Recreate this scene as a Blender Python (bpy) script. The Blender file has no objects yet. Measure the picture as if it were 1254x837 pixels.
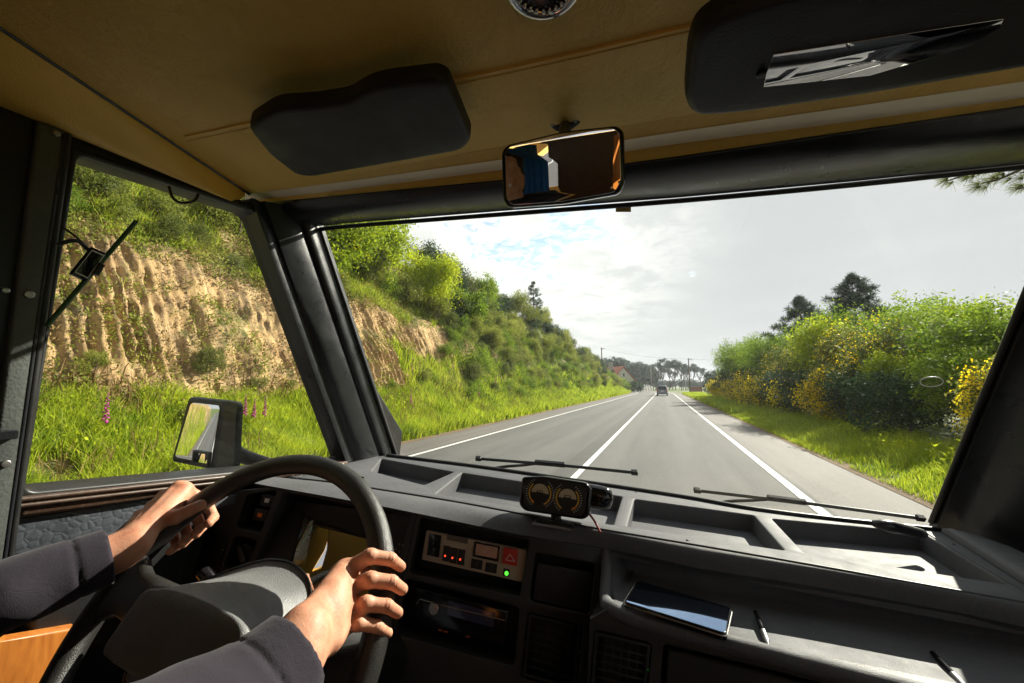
import bpy, bmesh, math, random
import numpy as np
from mathutils import Vector, Matrix
from mathutils.geometry import tessellate_polygon
rng = np.random.default_rng(7)
random.seed(7)
S = bpy.context.scene
COL = S.collection
R_ = math.radians
# ------------------------------------------------------------------ frames
# photograph frame: 1254 x 837, focal length in pixels FPX; cab frame V: x right, y forward, z up, origin at the camera
FPX, CX, CY = 480.0, 627.0, 418.5
MV = np.array([[0.92995543, 0.04260612, -0.3651953], [0.35931297, 0.10528256, 0.92725928], [0.07795562, -0.99352921, 0.08259916]])
MW = np.array([[0.93321712, -0.04053654, -0.35701905], [0.35931297, 0.10528256, 0.92725928], [0.0, -0.99361581, 0.11281679]])
EYE = 1.8
V2W = Matrix(((0.9965049, 0, 0.08353428), (0, 1, 0), (-0.08353428, 0, 0.9965049))).to_4x4()
V2W.translation = (0, 0, EYE)

def ray(px, py): return np.array([px - CX, py - CY, FPX])
def vray(px, py): return MV @ ray(px, py)
def on(px, py, ax, val):
    r = vray(px, py); return r * (val / r[ax])
class Plane:                                     # a real plane of the cab, with 2d coordinates
    def __init__(s, o, ex, ey):
        s.o = np.array(o, float); ex = np.array(ex, float); ex /= np.linalg.norm(ex)
        ey = np.array(ey, float); ey = ey - ex * (ey @ ex); ey /= np.linalg.norm(ey)
        s.ex, s.ey = ex, ey; s.n = np.cross(ex, ey)          # n points at the viewer side
    def hit(s, px, py, h=0.0):
        r = vray(px, py); return r * (((s.o + s.n * h) @ s.n) / (r @ s.n))
    def uv(s, p): q = np.array(p) - s.o; return np.array([q @ s.ex, q @ s.ey])
    def px(s, px, py): return s.uv(s.hit(px, py))
    def at(s, u, v, h=0.0): return s.o + s.ex * u + s.ey * v + s.n * h

# ------------------------------------------------------------------ camera
cam = bpy.data.cameras.new('camera'); camo = bpy.data.objects.new('camera', cam); COL.objects.link(camo)
cam.sensor_width = 36; cam.lens = 36 * FPX / 1254; cam.clip_start = 0.02; cam.clip_end = 6000
cm = Matrix((tuple(MW[:, 0]), tuple(-MW[:, 1]), tuple(-MW[:, 2]))).transposed().to_4x4()
cm.translation = (0, 0, EYE); camo.matrix_world = cm
S.camera = camo
# ------------------------------------------------------------------ sun and sky
SUN_EL, SUN_AZ = 31.0, 31.0                      # azimuth to the right of straight ahead (+Y)
sd = Vector((math.cos(R_(SUN_EL)) * math.sin(R_(SUN_AZ)), math.cos(R_(SUN_EL)) * math.cos(R_(SUN_AZ)), math.sin(R_(SUN_EL))))
sun = bpy.data.lights.new('sun', 'SUN'); sun.energy = 5.0; sun.angle = R_(0.6); sun.color = (1, 0.93, 0.80)
suno = bpy.data.objects.new('sun', sun); COL.objects.link(suno); suno.rotation_euler = sd.to_track_quat('Z', 'Y').to_euler(); suno.location = (20, 30, 40)
w = bpy.data.worlds.new('World'); S.world = w; w.use_nodes = True
nt = w.node_tree; nt.nodes.clear(); N = nt.nodes; Lk = nt.links
def nn(t, **k):
    n = N.new(t)
    for a, b in k.items(): setattr(n, a, b)
    return n
wo = nn('ShaderNodeOutputWorld'); bg = nn('ShaderNodeBackground')
sky = nn('ShaderNodeTexSky', sky_type='NISHITA', sun_disc=False, sun_elevation=R_(SUN_EL), sun_rotation=R_(SUN_AZ), air_density=1.0, dust_density=1.5)
bg.inputs[1].default_value = 0.10
tc = nn('ShaderNodeTexCoord')
def vm(op, a, b=None):
    n = nn('ShaderNodeVectorMath', operation=op)
    for i, q in enumerate((a, b)):
        if q is None: continue
        if isinstance(q, tuple): n.inputs[i].default_value = q
        else: Lk.new(q, n.inputs[i])
    return n
def mth(op, a, b=None, clamp=False):
    n = nn('ShaderNodeMath', operation=op, use_clamp=clamp)
    for i, q in enumerate((a, b)):
        if q is None: continue
        if isinstance(q, (int, float)): n.inputs[i].default_value = q
        else: Lk.new(q, n.inputs[i])
    return n.outputs[0]
def rng_(v, a, b, c=0.0, d=1.0):
    n = nn('ShaderNodeMapRange'); Lk.new(v, n.inputs[0])
    for i, q in enumerate((a, b, c, d)): n.inputs[i + 1].default_value = q
    n.interpolation_type = 'SMOOTHSTEP'; return n.outputs[0]
sep = nn('ShaderNodeSeparateXYZ'); Lk.new(tc.outputs['Generated'], sep.inputs[0])
zc = mth('MAXIMUM', mth('ADD', sep.outputs[2], 0.12), 0.05)
cb = nn('ShaderNodeCombineXYZ'); Lk.new(mth('DIVIDE', sep.outputs[0], zc), cb.inputs[0]); Lk.new(mth('DIVIDE', sep.outputs[1], zc), cb.inputs[1])
def noise(vec, sc, det, ro=0.55, dist=0.0):
    n = nn('ShaderNodeTexNoise'); Lk.new(vec, n.inputs['Vector']); n.inputs['Scale'].default_value = sc
    n.inputs['Detail'].default_value = det; n.inputs['Roughness'].default_value = ro; n.inputs['Distortion'].default_value = dist
    return n.outputs['Fac']
def dirv(px, py):
    r = MW @ ray(px, py); r /= np.linalg.norm(r); return tuple(float(a) for a in r)
puffs = noise(cb.outputs[0], 13.0, 9, 0.66, 0.9)
big = noise(cb.outputs[0], 1.3, 5, 0.55)
near_gap = vm('DISTANCE', tc.outputs['Generated'], dirv(665, 268)).outputs['Value']
gap = mth('MULTIPLY', rng_(near_gap, 0.50, 0.08), rng_(noise(cb.outputs[0], 3.2, 4, 0.6, 0.5), 0.36, 0.58, 0.35, 1.05))                                   # the broken patch of sky high in the windscreen
tiny = rng_(vm('DISTANCE', tc.outputs['Generated'], dirv(849, 337)).outputs['Value'], 0.022, 0.0)
cover = mth('SUBTRACT', mth('ADD', mth('MULTIPLY', puffs, 1.0), 0.50), mth('ADD', mth('MULTIPLY', gap, 0.52), mth('MULTIPLY', tiny, 0.35)))
cover = rng_(cover, 0.30, 0.66)
# cloud brightness: bright towards the sun side haze, grey undersides, warm left part
tone = mth('ADD', mth('MULTIPLY', big, 0.35), mth('MULTIPLY', puffs, mth('MULTIPLY', gap, 0.9)))
ramp = nn('ShaderNodeValToRGB'); Lk.new(rng_(tone, 0.12, 0.62), ramp.inputs[0])
ramp.color_ramp.elements[0].color = (3.05, 3.1, 3.2, 1); ramp.color_ramp.elements[1].color = (4.5, 4.42, 4.35, 1)
mixc = nn('ShaderNodeMixRGB'); Lk.new(cover, mixc.inputs[0]); 
blue = nn('ShaderNodeMixRGB', blend_type='MULTIPLY'); blue.inputs[0].default_value = 1; Lk.new(sky.outputs[0], blue.inputs[1]); blue.inputs[2].default_value = (0.72, 0.78, 0.80, 1)
Lk.new(blue.outputs[0], mixc.inputs[1]); Lk.new(ramp.outputs[0], mixc.inputs[2])
glow = rng_(vm('DISTANCE', tc.outputs['Generated'], dirv(520, 380)).outputs['Value'], 0.85, 0.1, 0.0, 0.30)
gl = nn('ShaderNodeMixRGB', blend_type='MULTIPLY'); gl.inputs[0].default_value = 1; Lk.new(mixc.outputs[0], gl.inputs[1])
gc = nn('ShaderNodeCombineXYZ'); g1 = mth('ADD', glow, 1.0); Lk.new(g1, gc.inputs[0]); Lk.new(g1, gc.inputs[1]); Lk.new(mth('ADD', mth('MULTIPLY', glow, 0.75), 1.0), gc.inputs[2]); Lk.new(gc.outputs[0], gl.inputs[2])
Lk.new(gl.outputs[0], bg.inputs[0]); Lk.new(bg.outputs[0], wo.inputs[0])
S.view_settings.view_transform = 'Standard'; S.view_settings.look = 'None'; S.view_settings.exposure = 1.25; S.view_settings.gamma = 1
S.view_settings.use_curve_mapping = False
S.render.engine = 'CYCLES'; S.cycles.max_bounces = 10; S.cycles.diffuse_bounces = 6; S.cycles.transparent_max_bounces = 24
S.cycles.caustics_reflective = False; S.cycles.caustics_refractive = False

# ------------------------------------------------------------------ materials
def srgb(r, g, b): return tuple(((c / 255 + 0.055) / 1.055) ** 2.4 if c > 10 else c / 255 / 12.92 for c in (r, g, b))
class MB:
    def __init__(s, name):
        s.m = bpy.data.materials.new(name); s.m.use_nodes = True; s.t = s.m.node_tree; s.p = s.t.nodes['Principled BSDF']; s.o = s.t.nodes['Material Output']
    def n(s, t, **k):
        n = s.t.nodes.new(t)
        for a, b in k.items(): setattr(n, a, b)
        return n
    def l(s, a, b): s.t.links.new(a, b)
    def coord(s, kind='Object', scale=(1, 1, 1)):
        c = s.n('ShaderNodeTexCoord'); mp = s.n('ShaderNodeMapping'); mp.inputs['Scale'].default_value = scale
        s.l(c.outputs[kind], mp.inputs[0]); return mp.outputs[0]
    def noise(s, vec, sc, det=4, ro=0.6, dist=0):
        n = s.n('ShaderNodeTexNoise'); s.l(vec, n.inputs['Vector'])
        n.inputs['Scale'].default_value = sc; n.inputs['Detail'].default_value = det; n.inputs['Roughness'].default_value = ro; n.inputs['Distortion'].default_value = dist
        return n.outputs['Fac']
    def ramp(s, v, stops):
        r = s.n('ShaderNodeValToRGB'); s.l(v, r.inputs[0]); e = r.color_ramp.elements
        while len(e) < len(stops): e.new(0.5)
        for i, (p, c) in enumerate(stops): e[i].position = p; e[i].color = (*c, 1)
        return r.outputs[0]
    def mix(s, f, a, b, bt='MIX'):
        m = s.n('ShaderNodeMixRGB', blend_type=bt)
        for i, q in enumerate((f, a, b)):
            if isinstance(q, (int, float)): m.inputs[i].default_value = q
            elif isinstance(q, tuple): m.inputs[i].default_value = (*q, 1)
            else: s.l(q, m.inputs[i])
        return m.outputs[0]
    def bump(s, h, st, d=0.01):
        b = s.n('ShaderNodeBump'); b.inputs['Strength'].default_value = st; b.inputs['Distance'].default_value = d
        s.l(h, b.inputs['Height']); s.l(b.outputs[0], s.p.inputs['Normal']); return b
    def base(s, c):
        if isinstance(c, tuple): s.p.inputs['Base Color'].default_value = (*c, 1)
        else: s.l(c, s.p.inputs['Base Color'])
    def rough(s, v):
        if isinstance(v, (int, float)): s.p.inputs['Roughness'].default_value = v
        else: s.l(v, s.p.inputs['Roughness'])
def simple(name, c, r=0.5, metal=0.0, grain=None, gst=0.15, var=0.25, spec=0.5, dust=0.0):
    b = MB(name); v = b.coord('Object')
    n = b.noise(v, 9, 5)
    d = tuple(x * (1 - var) for x in c); e = tuple(min(1, x * (1 + var)) for x in c)
    col = b.ramp(n, [(0.3, d), (0.7, e)])
    if dust:
        n2 = b.noise(v, 150, 6, 0.8); col = b.mix(b.ramp(n2, [(0.5, (0, 0, 0)), (0.75, (dust,) * 3)]), col, (0.30, 0.28, 0.25))
    b.base(col)
    rr = b.ramp(b.noise(v, 22, 4), [(0.3, (max(r - 0.08, 0.02),) * 3), (0.7, (min(r + 0.08, 1),) * 3)]); b.rough(rr)
    b.p.inputs['Metallic'].default_value = metal; b.p.inputs['Specular IOR Level'].default_value = spec
    if grain: b.bump(b.noise(v, grain, 2, 0.5), gst, 0.002)
    return b.m
M = {}
M['dash'] = simple('dash_plastic', (0.086, 0.088, 0.096), 0.62, grain=700, gst=0.35, dust=0.22, spec=0.3, var=0.15)
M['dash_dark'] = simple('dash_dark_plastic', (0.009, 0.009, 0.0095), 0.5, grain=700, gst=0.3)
M['fascia'] = simple('fascia_plastic', (0.022, 0.020, 0.018), 0.45, grain=600, gst=0.3)
M['black'] = simple('black_rubber', (0.010, 0.010, 0.010), 0.45)
M['blackgloss'] = simple('black_gloss', (0.008, 0.008, 0.009), 0.12)
M['pillar'] = simple('pillar_vinyl', (0.012, 0.013, 0.016), 0.33, grain=300, gst=0.12, var=0.1)
M['wheel'] = simple('wheel_plastic', (0.022, 0.021, 0.020), 0.36, grain=900, gst=0.4)
M['hub'] = simple('hub_plastic', (0.20, 0.202, 0.208), 0.42, grain=800, gst=0.4, dust=0.25)
M['chrome'] = simple('chrome', (0.75, 0.75, 0.75), 0.12, metal=1.0, var=0.05)
M['steel'] = simple('steel', (0.45, 0.44, 0.42), 0.35, metal=1.0, var=0.1)
M['white'] = simple('white_paint', (0.75, 0.75, 0.72), 0.5, var=0.05)
M['visor'] = simple('visor_vinyl', (0.013, 0.013, 0.014), 0.55, grain=500, gst=0.2)
M['red'] = simple('red_button', (0.55, 0.03, 0.02), 0.35, var=0.1)
M['orange'] = simple('orange_mark', (0.75, 0.16, 0.02), 0.5, var=0.05)
M['cable'] = simple('cable_black', (0.012, 0.012, 0.012), 0.4)
M['redcable'] = simple('cable_red', (0.30, 0.02, 0.015), 0.4)
M['sill'] = simple('brown_sill', (0.060, 0.032, 0.020), 0.35, dust=0.25)
def emis(name, c, st):
    b = MB(name); b.base((0.02, 0.02, 0.02)); b.p.inputs['Emission Color'].default_value = (*c, 1); b.p.inputs['Emission Strength'].default_value = st; return b.m
M['led_red'] = emis('led_red', (1, 0.06, 0.02), 1.0); M['led_green'] = emis('led_green', (0.1, 0.9, 0.05), 0.7)
def vinyl_tan():
    b = MB('tan_headliner'); v = b.coord('Object')
    n = b.noise(v, 3, 4); cr = b.noise(v, 20, 8, 0.7, 2.2); b.base(b.mix(b.ramp(cr, [(0.46, (0, 0, 0)), (0.50, (0.16,) * 3), (0.54, (0, 0, 0))]), b.ramp(n, [(0.3, (0.80, 0.52, 0.115)), (0.7, (0.86, 0.59, 0.15))]), (0.95, 0.72, 0.30)))  # creases also drawn as pale colour lines, standing in for shading on the wrinkles
    b.rough(0.42); mu = b.noise(v, 26, 9, 0.72, 1.6); mu2 = b.noise(b.coord('Object', (1.4, 0.5, 1)), 14, 6, 0.7, 2.5)
    b.bump(b.mix(0.5, mu, mu2), 0.9, 0.008); return b.m
M['tan'] = vinyl_tan()
M['tan_smooth'] = simple('tan_bolster', (0.86, 0.56, 0.12), 0.42, var=0.06, grain=400, gst=0.2)
M['cream'] = simple('cream_strip', (0.86, 0.76, 0.58), 0.5, var=0.04)
def leather():
    b = MB('quilted_leatherette'); v = b.coord('Object')
    vo = b.n('ShaderNodeTexVoronoi', feature='DISTANCE_TO_EDGE'); b.l(v, vo.inputs['Vector']); vo.inputs['Scale'].default_value = 85
    b.base(b.ramp(b.noise(v, 30, 5), [(0.3, (0.035, 0.04, 0.048)), (0.7, (0.07, 0.08, 0.095))])); b.rough(0.38)
    m = b.n('ShaderNodeMath', operation='MINIMUM'); b.l(vo.outputs[0], m.inputs[0]); m.inputs[1].default_value = 0.25
    b.bump(m.outputs[0], 0.35, 0.006); return b.m
M['leather'] = leather(); M['pillar_trim'] = simple('pillar_leatherette', (0.10, 0.11, 0.105), 0.45, grain=240, gst=0.3, dust=0.2)
def wood():
    b = MB('orange_wood'); v = b.coord('Object', (1, 1, 0.12))
    n = b.noise(v, 60, 6, 0.6, 1.5); b.base(b.ramp(n, [(0.3, (0.30, 0.09, 0.015)), (0.7, (0.48, 0.17, 0.03))])); b.rough(0.35); return b.m
M['wood'] = wood()
def glass(name, tint=(1, 1, 1), refl=0.06, specks=False):
    m = bpy.data.materials.new(name); m.use_nodes = True; t = m.node_tree; t.nodes.clear()
    o = t.nodes.new('ShaderNodeOutputMaterial'); tr = t.nodes.new('ShaderNodeBsdfTransparent'); gl = t.nodes.new('ShaderNodeBsdfGlossy'); mx = t.nodes.new('ShaderNodeMixShader')
    tr.inputs[0].default_value = (*tint, 1); gl.inputs['Roughness'].default_value = 0.02
    fr = t.nodes.new('ShaderNodeLayerWeight'); fr.inputs[0].default_value = 0.25
    mr = t.nodes.new('ShaderNodeMapRange'); t.links.new(fr.outputs['Fresnel'], mr.inputs[0]); mr.inputs[3].default_value = refl * 0.5; mr.inputs[4].default_value = refl * 3
    t.links.new(mr.outputs[0], mx.inputs[0]); t.links.new(tr.outputs[0], mx.inputs[1]); t.links.new(gl.outputs[0], mx.inputs[2]); t.links.new(mx.outputs[0], o.inputs[0])
    return m
M['glass'] = glass('window_glass', (0.97, 0.985, 0.97), 0.03)
def mirror(name, c=(0.85, 0.87, 0.88)):
    b = MB(name); b.base(c); b.p.inputs['Metallic'].default_value = 1; b.rough(0.015); return b.m
M['mirror'] = mirror('mirror_glass')
M['lens'] = glass('cluster_lens', (0.9, 0.85, 0.7), 1.3)
def skinm():
    b = MB('skin'); v = b.coord('Object')
    n = b.noise(v, 38, 7, 0.68); b.base(b.ramp(n, [(0.3, (0.42, 0.15, 0.085)), (0.5, (0.56, 0.26, 0.16)), (0.72, (0.66, 0.36, 0.235))]))
    b.rough(0.55); b.p.inputs['Specular IOR Level'].default_value = 0.35; b.p.inputs['Subsurface Weight'].default_value = 0.08; b.p.inputs['Subsurface Radius'].default_value = (0.008, 0.003, 0.0015); b.p.inputs['Subsurface Scale'].default_value = 1
    vo = b.n('ShaderNodeTexVoronoi'); b.l(v, vo.inputs['Vector']); vo.inputs['Scale'].default_value = 480
    b.bump(b.mix(0.55, vo.outputs[0], b.noise(v, 120, 5, 0.6)), 0.22, 0.0012); return b.m
M['skin'] = skinm()
def fabric(name, c, st=0.4):
    b = MB(name); v = b.coord('Object'); n = b.noise(v, 40, 5)
    b.base(b.ramp(n, [(0.3, tuple(x * 0.8 for x in c)), (0.7, tuple(x * 1.2 for x in c))])); b.rough(0.9)
    b.p.inputs['Sheen Weight'].default_value = 0.08; b.p.inputs['Sheen Roughness'].default_value = 0.4
    b.bump(b.mix(0.75, b.noise(v, 1300, 2), b.noise(v, 24, 5, 0.6, 1)), st, 0.004); return b.m
M['sweater'] = fabric('sweater_fabric', (0.013, 0.0085, 0.018), 0.5); M['seat'] = fabric('seat_fabric', (0.03, 0.03, 0.035)); M['trouser'] = fabric('trouser_fabric', (0.03, 0.035, 0.05))
M['curtain'] = fabric('blue_curtain', (0.06, 0.24, 0.72)); M['hair'] = fabric('hair', (0.02, 0.012, 0.008))
def leafm(name, c0, c1, tr=0.5, sc=1.3, rough=0.62):
    b = MB(name); geo = b.n('ShaderNodeNewGeometry'); oi = b.n('ShaderNodeObjectInfo')
    n = b.noise(geo.outputs['Position'], sc, 5, 0.65)
    f = b.n('ShaderNodeMath', operation='ADD'); b.l(n, f.inputs[0])
    g = b.n('ShaderNodeMath', operation='MULTIPLY_ADD'); b.l(oi.outputs['Random'], g.inputs[0]); g.inputs[1].default_value = 0.24; g.inputs[2].default_value = -0.12; b.l(g.outputs[0], f.inputs[1])
    i2 = b.n('ShaderNodeMath', operation='MULTIPLY_ADD'); b.l(geo.outputs['Random Per Island'], i2.inputs[0]); i2.inputs[1].default_value = 0.4; i2.inputs[2].default_value = -0.2
    h = b.n('ShaderNodeMath', operation='ADD'); b.l(f.outputs[0], h.inputs[0]); b.l(i2.outputs[0], h.inputs[1])
    col = b.ramp(h.outputs[0], [(0.28, c0), (0.72, c1)]); b.base(col); b.rough(rough); b.p.inputs['Specular IOR Level'].default_value = 0.15
    tl = b.n('ShaderNodeBsdfTranslucent'); b.l(col, tl.inputs[0]); mx = b.n('ShaderNodeMixShader'); mx.inputs[0].default_value = tr
    b.l(b.p.outputs[0], mx.inputs[1]); b.l(tl.outputs[0], mx.inputs[2]); b.l(mx.outputs[0], b.o.inputs[0]); return b.m
M['leaf_lime'] = leafm('leaf_lime', (0.18, 0.27, 0.012), (0.52, 0.58, 0.03))
M['leaf_mid'] = leafm('leaf_mid', (0.075, 0.14, 0.012), (0.27, 0.37, 0.03))
M['leaf_grey'] = leafm('leaf_gorse', (0.10, 0.135, 0.02), (0.36, 0.38, 0.07))
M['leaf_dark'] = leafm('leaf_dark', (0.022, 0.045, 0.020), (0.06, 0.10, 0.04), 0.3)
M['leaf_far'] = leafm('leaf_far_pine', (0.028, 0.050, 0.035), (0.07, 0.105, 0.07), 0.3, 0.3)
M['leaf_olive'] = leafm('leaf_olive', (0.08, 0.11, 0.025), (0.22, 0.24, 0.055))
M['leaf_brown'] = leafm('leaf_dry', (0.14, 0.085, 0.03), (0.32, 0.22, 0.09), 0.3)
M['flower'] = leafm('yellow_flower', (0.80, 0.58, 0.01), (0.95, 0.80, 0.03), 0.5)
M['pink'] = leafm('foxglove_pink', (0.45, 0.05, 0.28), (0.7, 0.14, 0.5), 0.4)
M['grass'] = leafm('grass_blades', (0.13, 0.23, 0.012), (0.50, 0.56, 0.045), 0.5, 1.1)
M['bark'] = simple('bark', (0.10, 0.075, 0.055), 0.85, grain=20, gst=0.8)
M['poleconc'] = simple('pole_concrete', (0.20, 0.18, 0.16), 0.8)

# ------------------------------------------------------------------ object helpers
BASE = {}
def setp(o, label=None, cat=None, group=None, kind=None):
    if label: o['label'] = label
    if cat: o['category'] = cat
    if group: o['group'] = group
    if kind: o['kind'] = kind
    return o
def vthing(name, base, label, cat, group=None):           # a thing of the cab: an Empty at its base, given in the cab frame
    o = bpy.data.objects.new(name, None); COL.objects.link(o); o.empty_display_size = 0.1
    o.matrix_world = V2W @ Matrix.Translation(Vector(base)); BASE[o.name] = np.array(base, float)
    return setp(o, label, cat, group)
def wthing(name, base, label, cat, group=None, rz=0.0):   # a thing outdoors; its parts are given in its own frame
    o = bpy.data.objects.new(name, None); COL.objects.link(o); o.location = base; o.rotation_euler.z = rz; BASE[o.name] = None
    return setp(o, label, cat, group)
def mesh(name, v, f, smooth=False, mats=None, fm=None):
    me = bpy.data.meshes.new(name); v = np.asarray(v, dtype=float).reshape(-1, 3)
    if isinstance(f, np.ndarray):
        k = f.shape[1]; nf = len(f)
        me.vertices.add(len(v)); me.vertices.foreach_set('co', v.ravel())
        me.loops.add(nf * k); me.loops.foreach_set('vertex_index', f.ravel().astype(np.int32))
        me.polygons.add(nf); me.polygons.foreach_set('loop_start', np.arange(nf, dtype=np.int32) * k)
        me.update(calc_edges=True)
    else: me.from_pydata([tuple(a) for a in v], [], [tuple(a) for a in f]); me.update()
    for m in (mats or []): me.materials.append(m)
    if fm is not None: me.polygons.foreach_set('material_index', np.asarray(fm, dtype=np.int32))
    me.polygons.foreach_set('use_smooth', [bool(smooth)] * len(me.polygons))
    return me
def recalc(me):
    b = bmesh.new(); b.from_mesh(me); bmesh.ops.recalc_face_normals(b, faces=b.faces); b.to_mesh(me); b.free()
def part(parent, name, v, f, mat, smooth=False, fix=True, label=None):
    me = mesh(name, v, f, smooth, mat if isinstance(mat, list) else [mat])
    if fix: recalc(me)
    o = bpy.data.objects.new(name, me); COL.objects.link(o)
    if parent is not None:
        o.parent = parent
        if parent.name in BASE:
            if BASE[parent.name] is not None: o.location = -BASE[parent.name]
    if label: o['label'] = label
    return o
def top(name, v, f, mat, label=None, cat=None, group=None, kind=None, smooth=False, fix=False, loc=(0, 0, 0)):
    me = mesh(name, v, f, smooth, mat if isinstance(mat, list) else [mat])
    if fix: recalc(me)
    o = bpy.data.objects.new(name, me); COL.objects.link(o); o.location = loc
    return setp(o, label, cat, group, kind)
def autosmooth(o, ang=35):
    me = o.data
    for p in me.polygons: p.use_smooth = True
    b = bmesh.new(); b.from_mesh(me)
    for e in b.edges: e.smooth = not (len(e.link_faces) == 2 and e.calc_face_angle(0) > R_(ang))
    b.to_mesh(me); b.free(); return o
def rounded(poly, r, n=5):
    P = [np.array(p, float) for p in poly]; out = []
    for i, p in enumerate(P):
        rr = r[i] if isinstance(r, (list, tuple)) else r
        a, c = P[i - 1], P[(i + 1) % len(P)]
        if rr <= 0: out.append(p); continue
        da, dc = a - p, c - p; la, lc = np.linalg.norm(da), np.linalg.norm(dc); t = min(rr, la * 0.48, lc * 0.48)
        A, Cc = p + da / la * t, p + dc / lc * t
        for k in range(n + 1):
            s = k / n; out.append((1 - s) ** 2 * A + 2 * s * (1 - s) * p + s * s * Cc)
    return out
def area2(p):
    p = np.array(p); x, y = p[:, 0], p[:, 1]; return 0.5 * np.sum(x * np.roll(y, -1) - np.roll(x, -1) * y)
def inset(p, d):                                      # offset to the left of travel
    p = np.array(p); a = np.roll(p, 1, 0); c = np.roll(p, -1, 0)
    e1 = p - a; e2 = c - p; e1 /= np.linalg.norm(e1, axis=1)[:, None] + 1e-12; e2 /= np.linalg.norm(e2, axis=1)[:, None] + 1e-12
    n1 = np.stack([-e1[:, 1], e1[:, 0]], 1); n2 = np.stack([-e2[:, 1], e2[:, 0]], 1); m = n1 + n2
    l = np.sum(m * n1, axis=1); l = np.maximum(l, 0.5); return p + m / l[:, None] * d
def plate_geo(pl, outer, holes=(), thick=0.01, bev=0.002, h=0.0, seg=3):
    loops = [np.array(outer, float)] + [np.array(q, float) for q in holes]
    if area2(loops[0]) < 0: loops[0] = loops[0][::-1]
    for i in range(1, len(loops)):
        if area2(loops[i]) > 0: loops[i] = loops[i][::-1]
    prof = [(bev * (1 - math.sin(a)), bev * (1 - math.cos(a))) for a in [k * math.pi / 2 / seg for k in range(seg + 1)]]
    prof = [(bev - bev * math.sin(a), bev - bev * math.cos(a)) for a in [k * math.pi / 2 / seg for k in range(seg + 1)]] + [(0, thick)]
    V, Fc = [], []; front = []; backl = []
    for lp in loops:
        n = len(lp); rows = []
        for ins, dep in prof:
            q = inset(lp, ins) if ins > 1e-9 else lp
            rows.append(len(V)); V += [pl.at(a, b, h - dep) for a, b in q]
        for r0, r1 in zip(rows[:-1], rows[1:]):
            for i in range(n): j = (i + 1) % n; Fc.append((r0 + i, r0 + j, r1 + j, r1 + i))
        front.append((rows[0], n)); backl.append((rows[-1], n))
    for lst, rev in ((front, False), (backl, True)):
        idx = [k for s, n in lst for k in range(s, s + n)]
        tri = tessellate_polygon([[Vector((float(pl.uv(V[k])[0]), float(pl.uv(V[k])[1]), 0)) for k in range(s, s + n)] for s, n in lst])
        for t in tri: Fc.append(tuple(idx[k] for k in (t[::-1] if rev else t)))
    return V, Fc
def plate(parent, name, pl, outer, holes=(), thick=0.01, bev=0.002, h=0.0, mat=None, px=True, rad=0.0, hrad=None, seg=3, label=None):
    cv = (lambda q: [pl.px(*p) for p in q]) if px else (lambda q: q)
    o_ = rounded(cv(outer), rad) if rad else cv(outer)
    hs = [rounded(cv(q), hrad if hrad is not None else rad) if (hrad or rad) else cv(q) for q in holes]
    V, Fc = plate_geo(pl, o_, hs, thick, bev, h, seg)
    o = part(parent, name, V, Fc, mat, label=label)
    return autosmooth(o)
def catmull(P, n=6, closed=False):
    P = [np.array(p, float) for p in P]; m = len(P); out = []
    for i in range(m if closed else m - 1):
        g = lambda k: P[k % m] if closed else P[min(max(k, 0), m - 1)]
        a, b, c, d = g(i - 1), g(i), g(i + 1), g(i + 2)
        for k in range(n):
            t = k / n; out.append(0.5 * ((2 * b) + (-a + c) * t + (2 * a - 5 * b + 4 * c - d) * t * t + (-a + 3 * b - 3 * c + d) * t ** 3))
    if not closed: out.append(P[-1])
    return out
def tube_geo(P, r, seg=10, closed=False, caps=True):
    P = np.array(P, float); n = len(P); rr = np.full(n, r) if np.isscalar(r) else np.interp(np.linspace(0, 1, n), np.linspace(0, 1, len(r)), r)
    T = np.roll(P, -1, 0) - np.roll(P, 1, 0)
    if not closed: T[0] = P[1] - P[0]; T[-1] = P[-1] - P[-2]
    T /= np.linalg.norm(T, axis=1)[:, None] + 1e-12
    up = np.array([0, 0, 1.0]) if abs(T[0][2]) < 0.9 else np.array([1.0, 0, 0]); u = np.cross(T[0], up); u /= np.linalg.norm(u)
    V = []
    for i in range(n):
        u = u - T[i] * (u @ T[i]); u /= np.linalg.norm(u); w_ = np.cross(T[i], u)
        for k in range(seg): a = 2 * math.pi * k / seg; V.append(P[i] + rr[i] * (math.cos(a) * u + math.sin(a) * w_))
    Fc = []
    for i in range(n if closed else n - 1):
        j = (i + 1) % n
        for k in range(seg): l = (k + 1) % seg; Fc.append((i * seg + k, i * seg + l, j * seg + l, j * seg + k))
    if caps and not closed: Fc.append(tuple(range(seg))[::-1]); Fc.append(tuple(range((n - 1) * seg, n * seg)))
    return V, Fc
def tube(parent, name, P, r, mat, seg=10, closed=False, label=None):
    V, Fc = tube_geo(P, r, seg, closed); o = part(parent, name, V, Fc, mat, True, label=label); return autosmooth(o, 50)
def loft_geo(rings, closed=True, caps=True):
    n = len(rings[0]); V = [p for r in rings for p in r]; Fc = []
    for i in range(len(rings) - 1):
        for k in range(n if closed else n - 1): l = (k + 1) % n; Fc.append((i * n + k, i * n + l, (i + 1) * n + l, (i + 1) * n + k))
    if caps and closed: Fc.append(tuple(range(n))[::-1]); Fc.append(tuple(range((len(rings) - 1) * n, len(rings) * n)))
    return V, Fc
def loft(parent, name, rings, mat, closed=True, caps=True, ang=35, label=None):
    V, Fc = loft_geo(rings, closed, caps); return autosmooth(part(parent, name, V, Fc, mat, True, label=label), ang)
def join(geos):
    V, Fc = [], []
    for v, f in geos: o = len(V); V += list(v); Fc += [tuple(a + o for a in q) for q in f]
    return V, Fc
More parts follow.
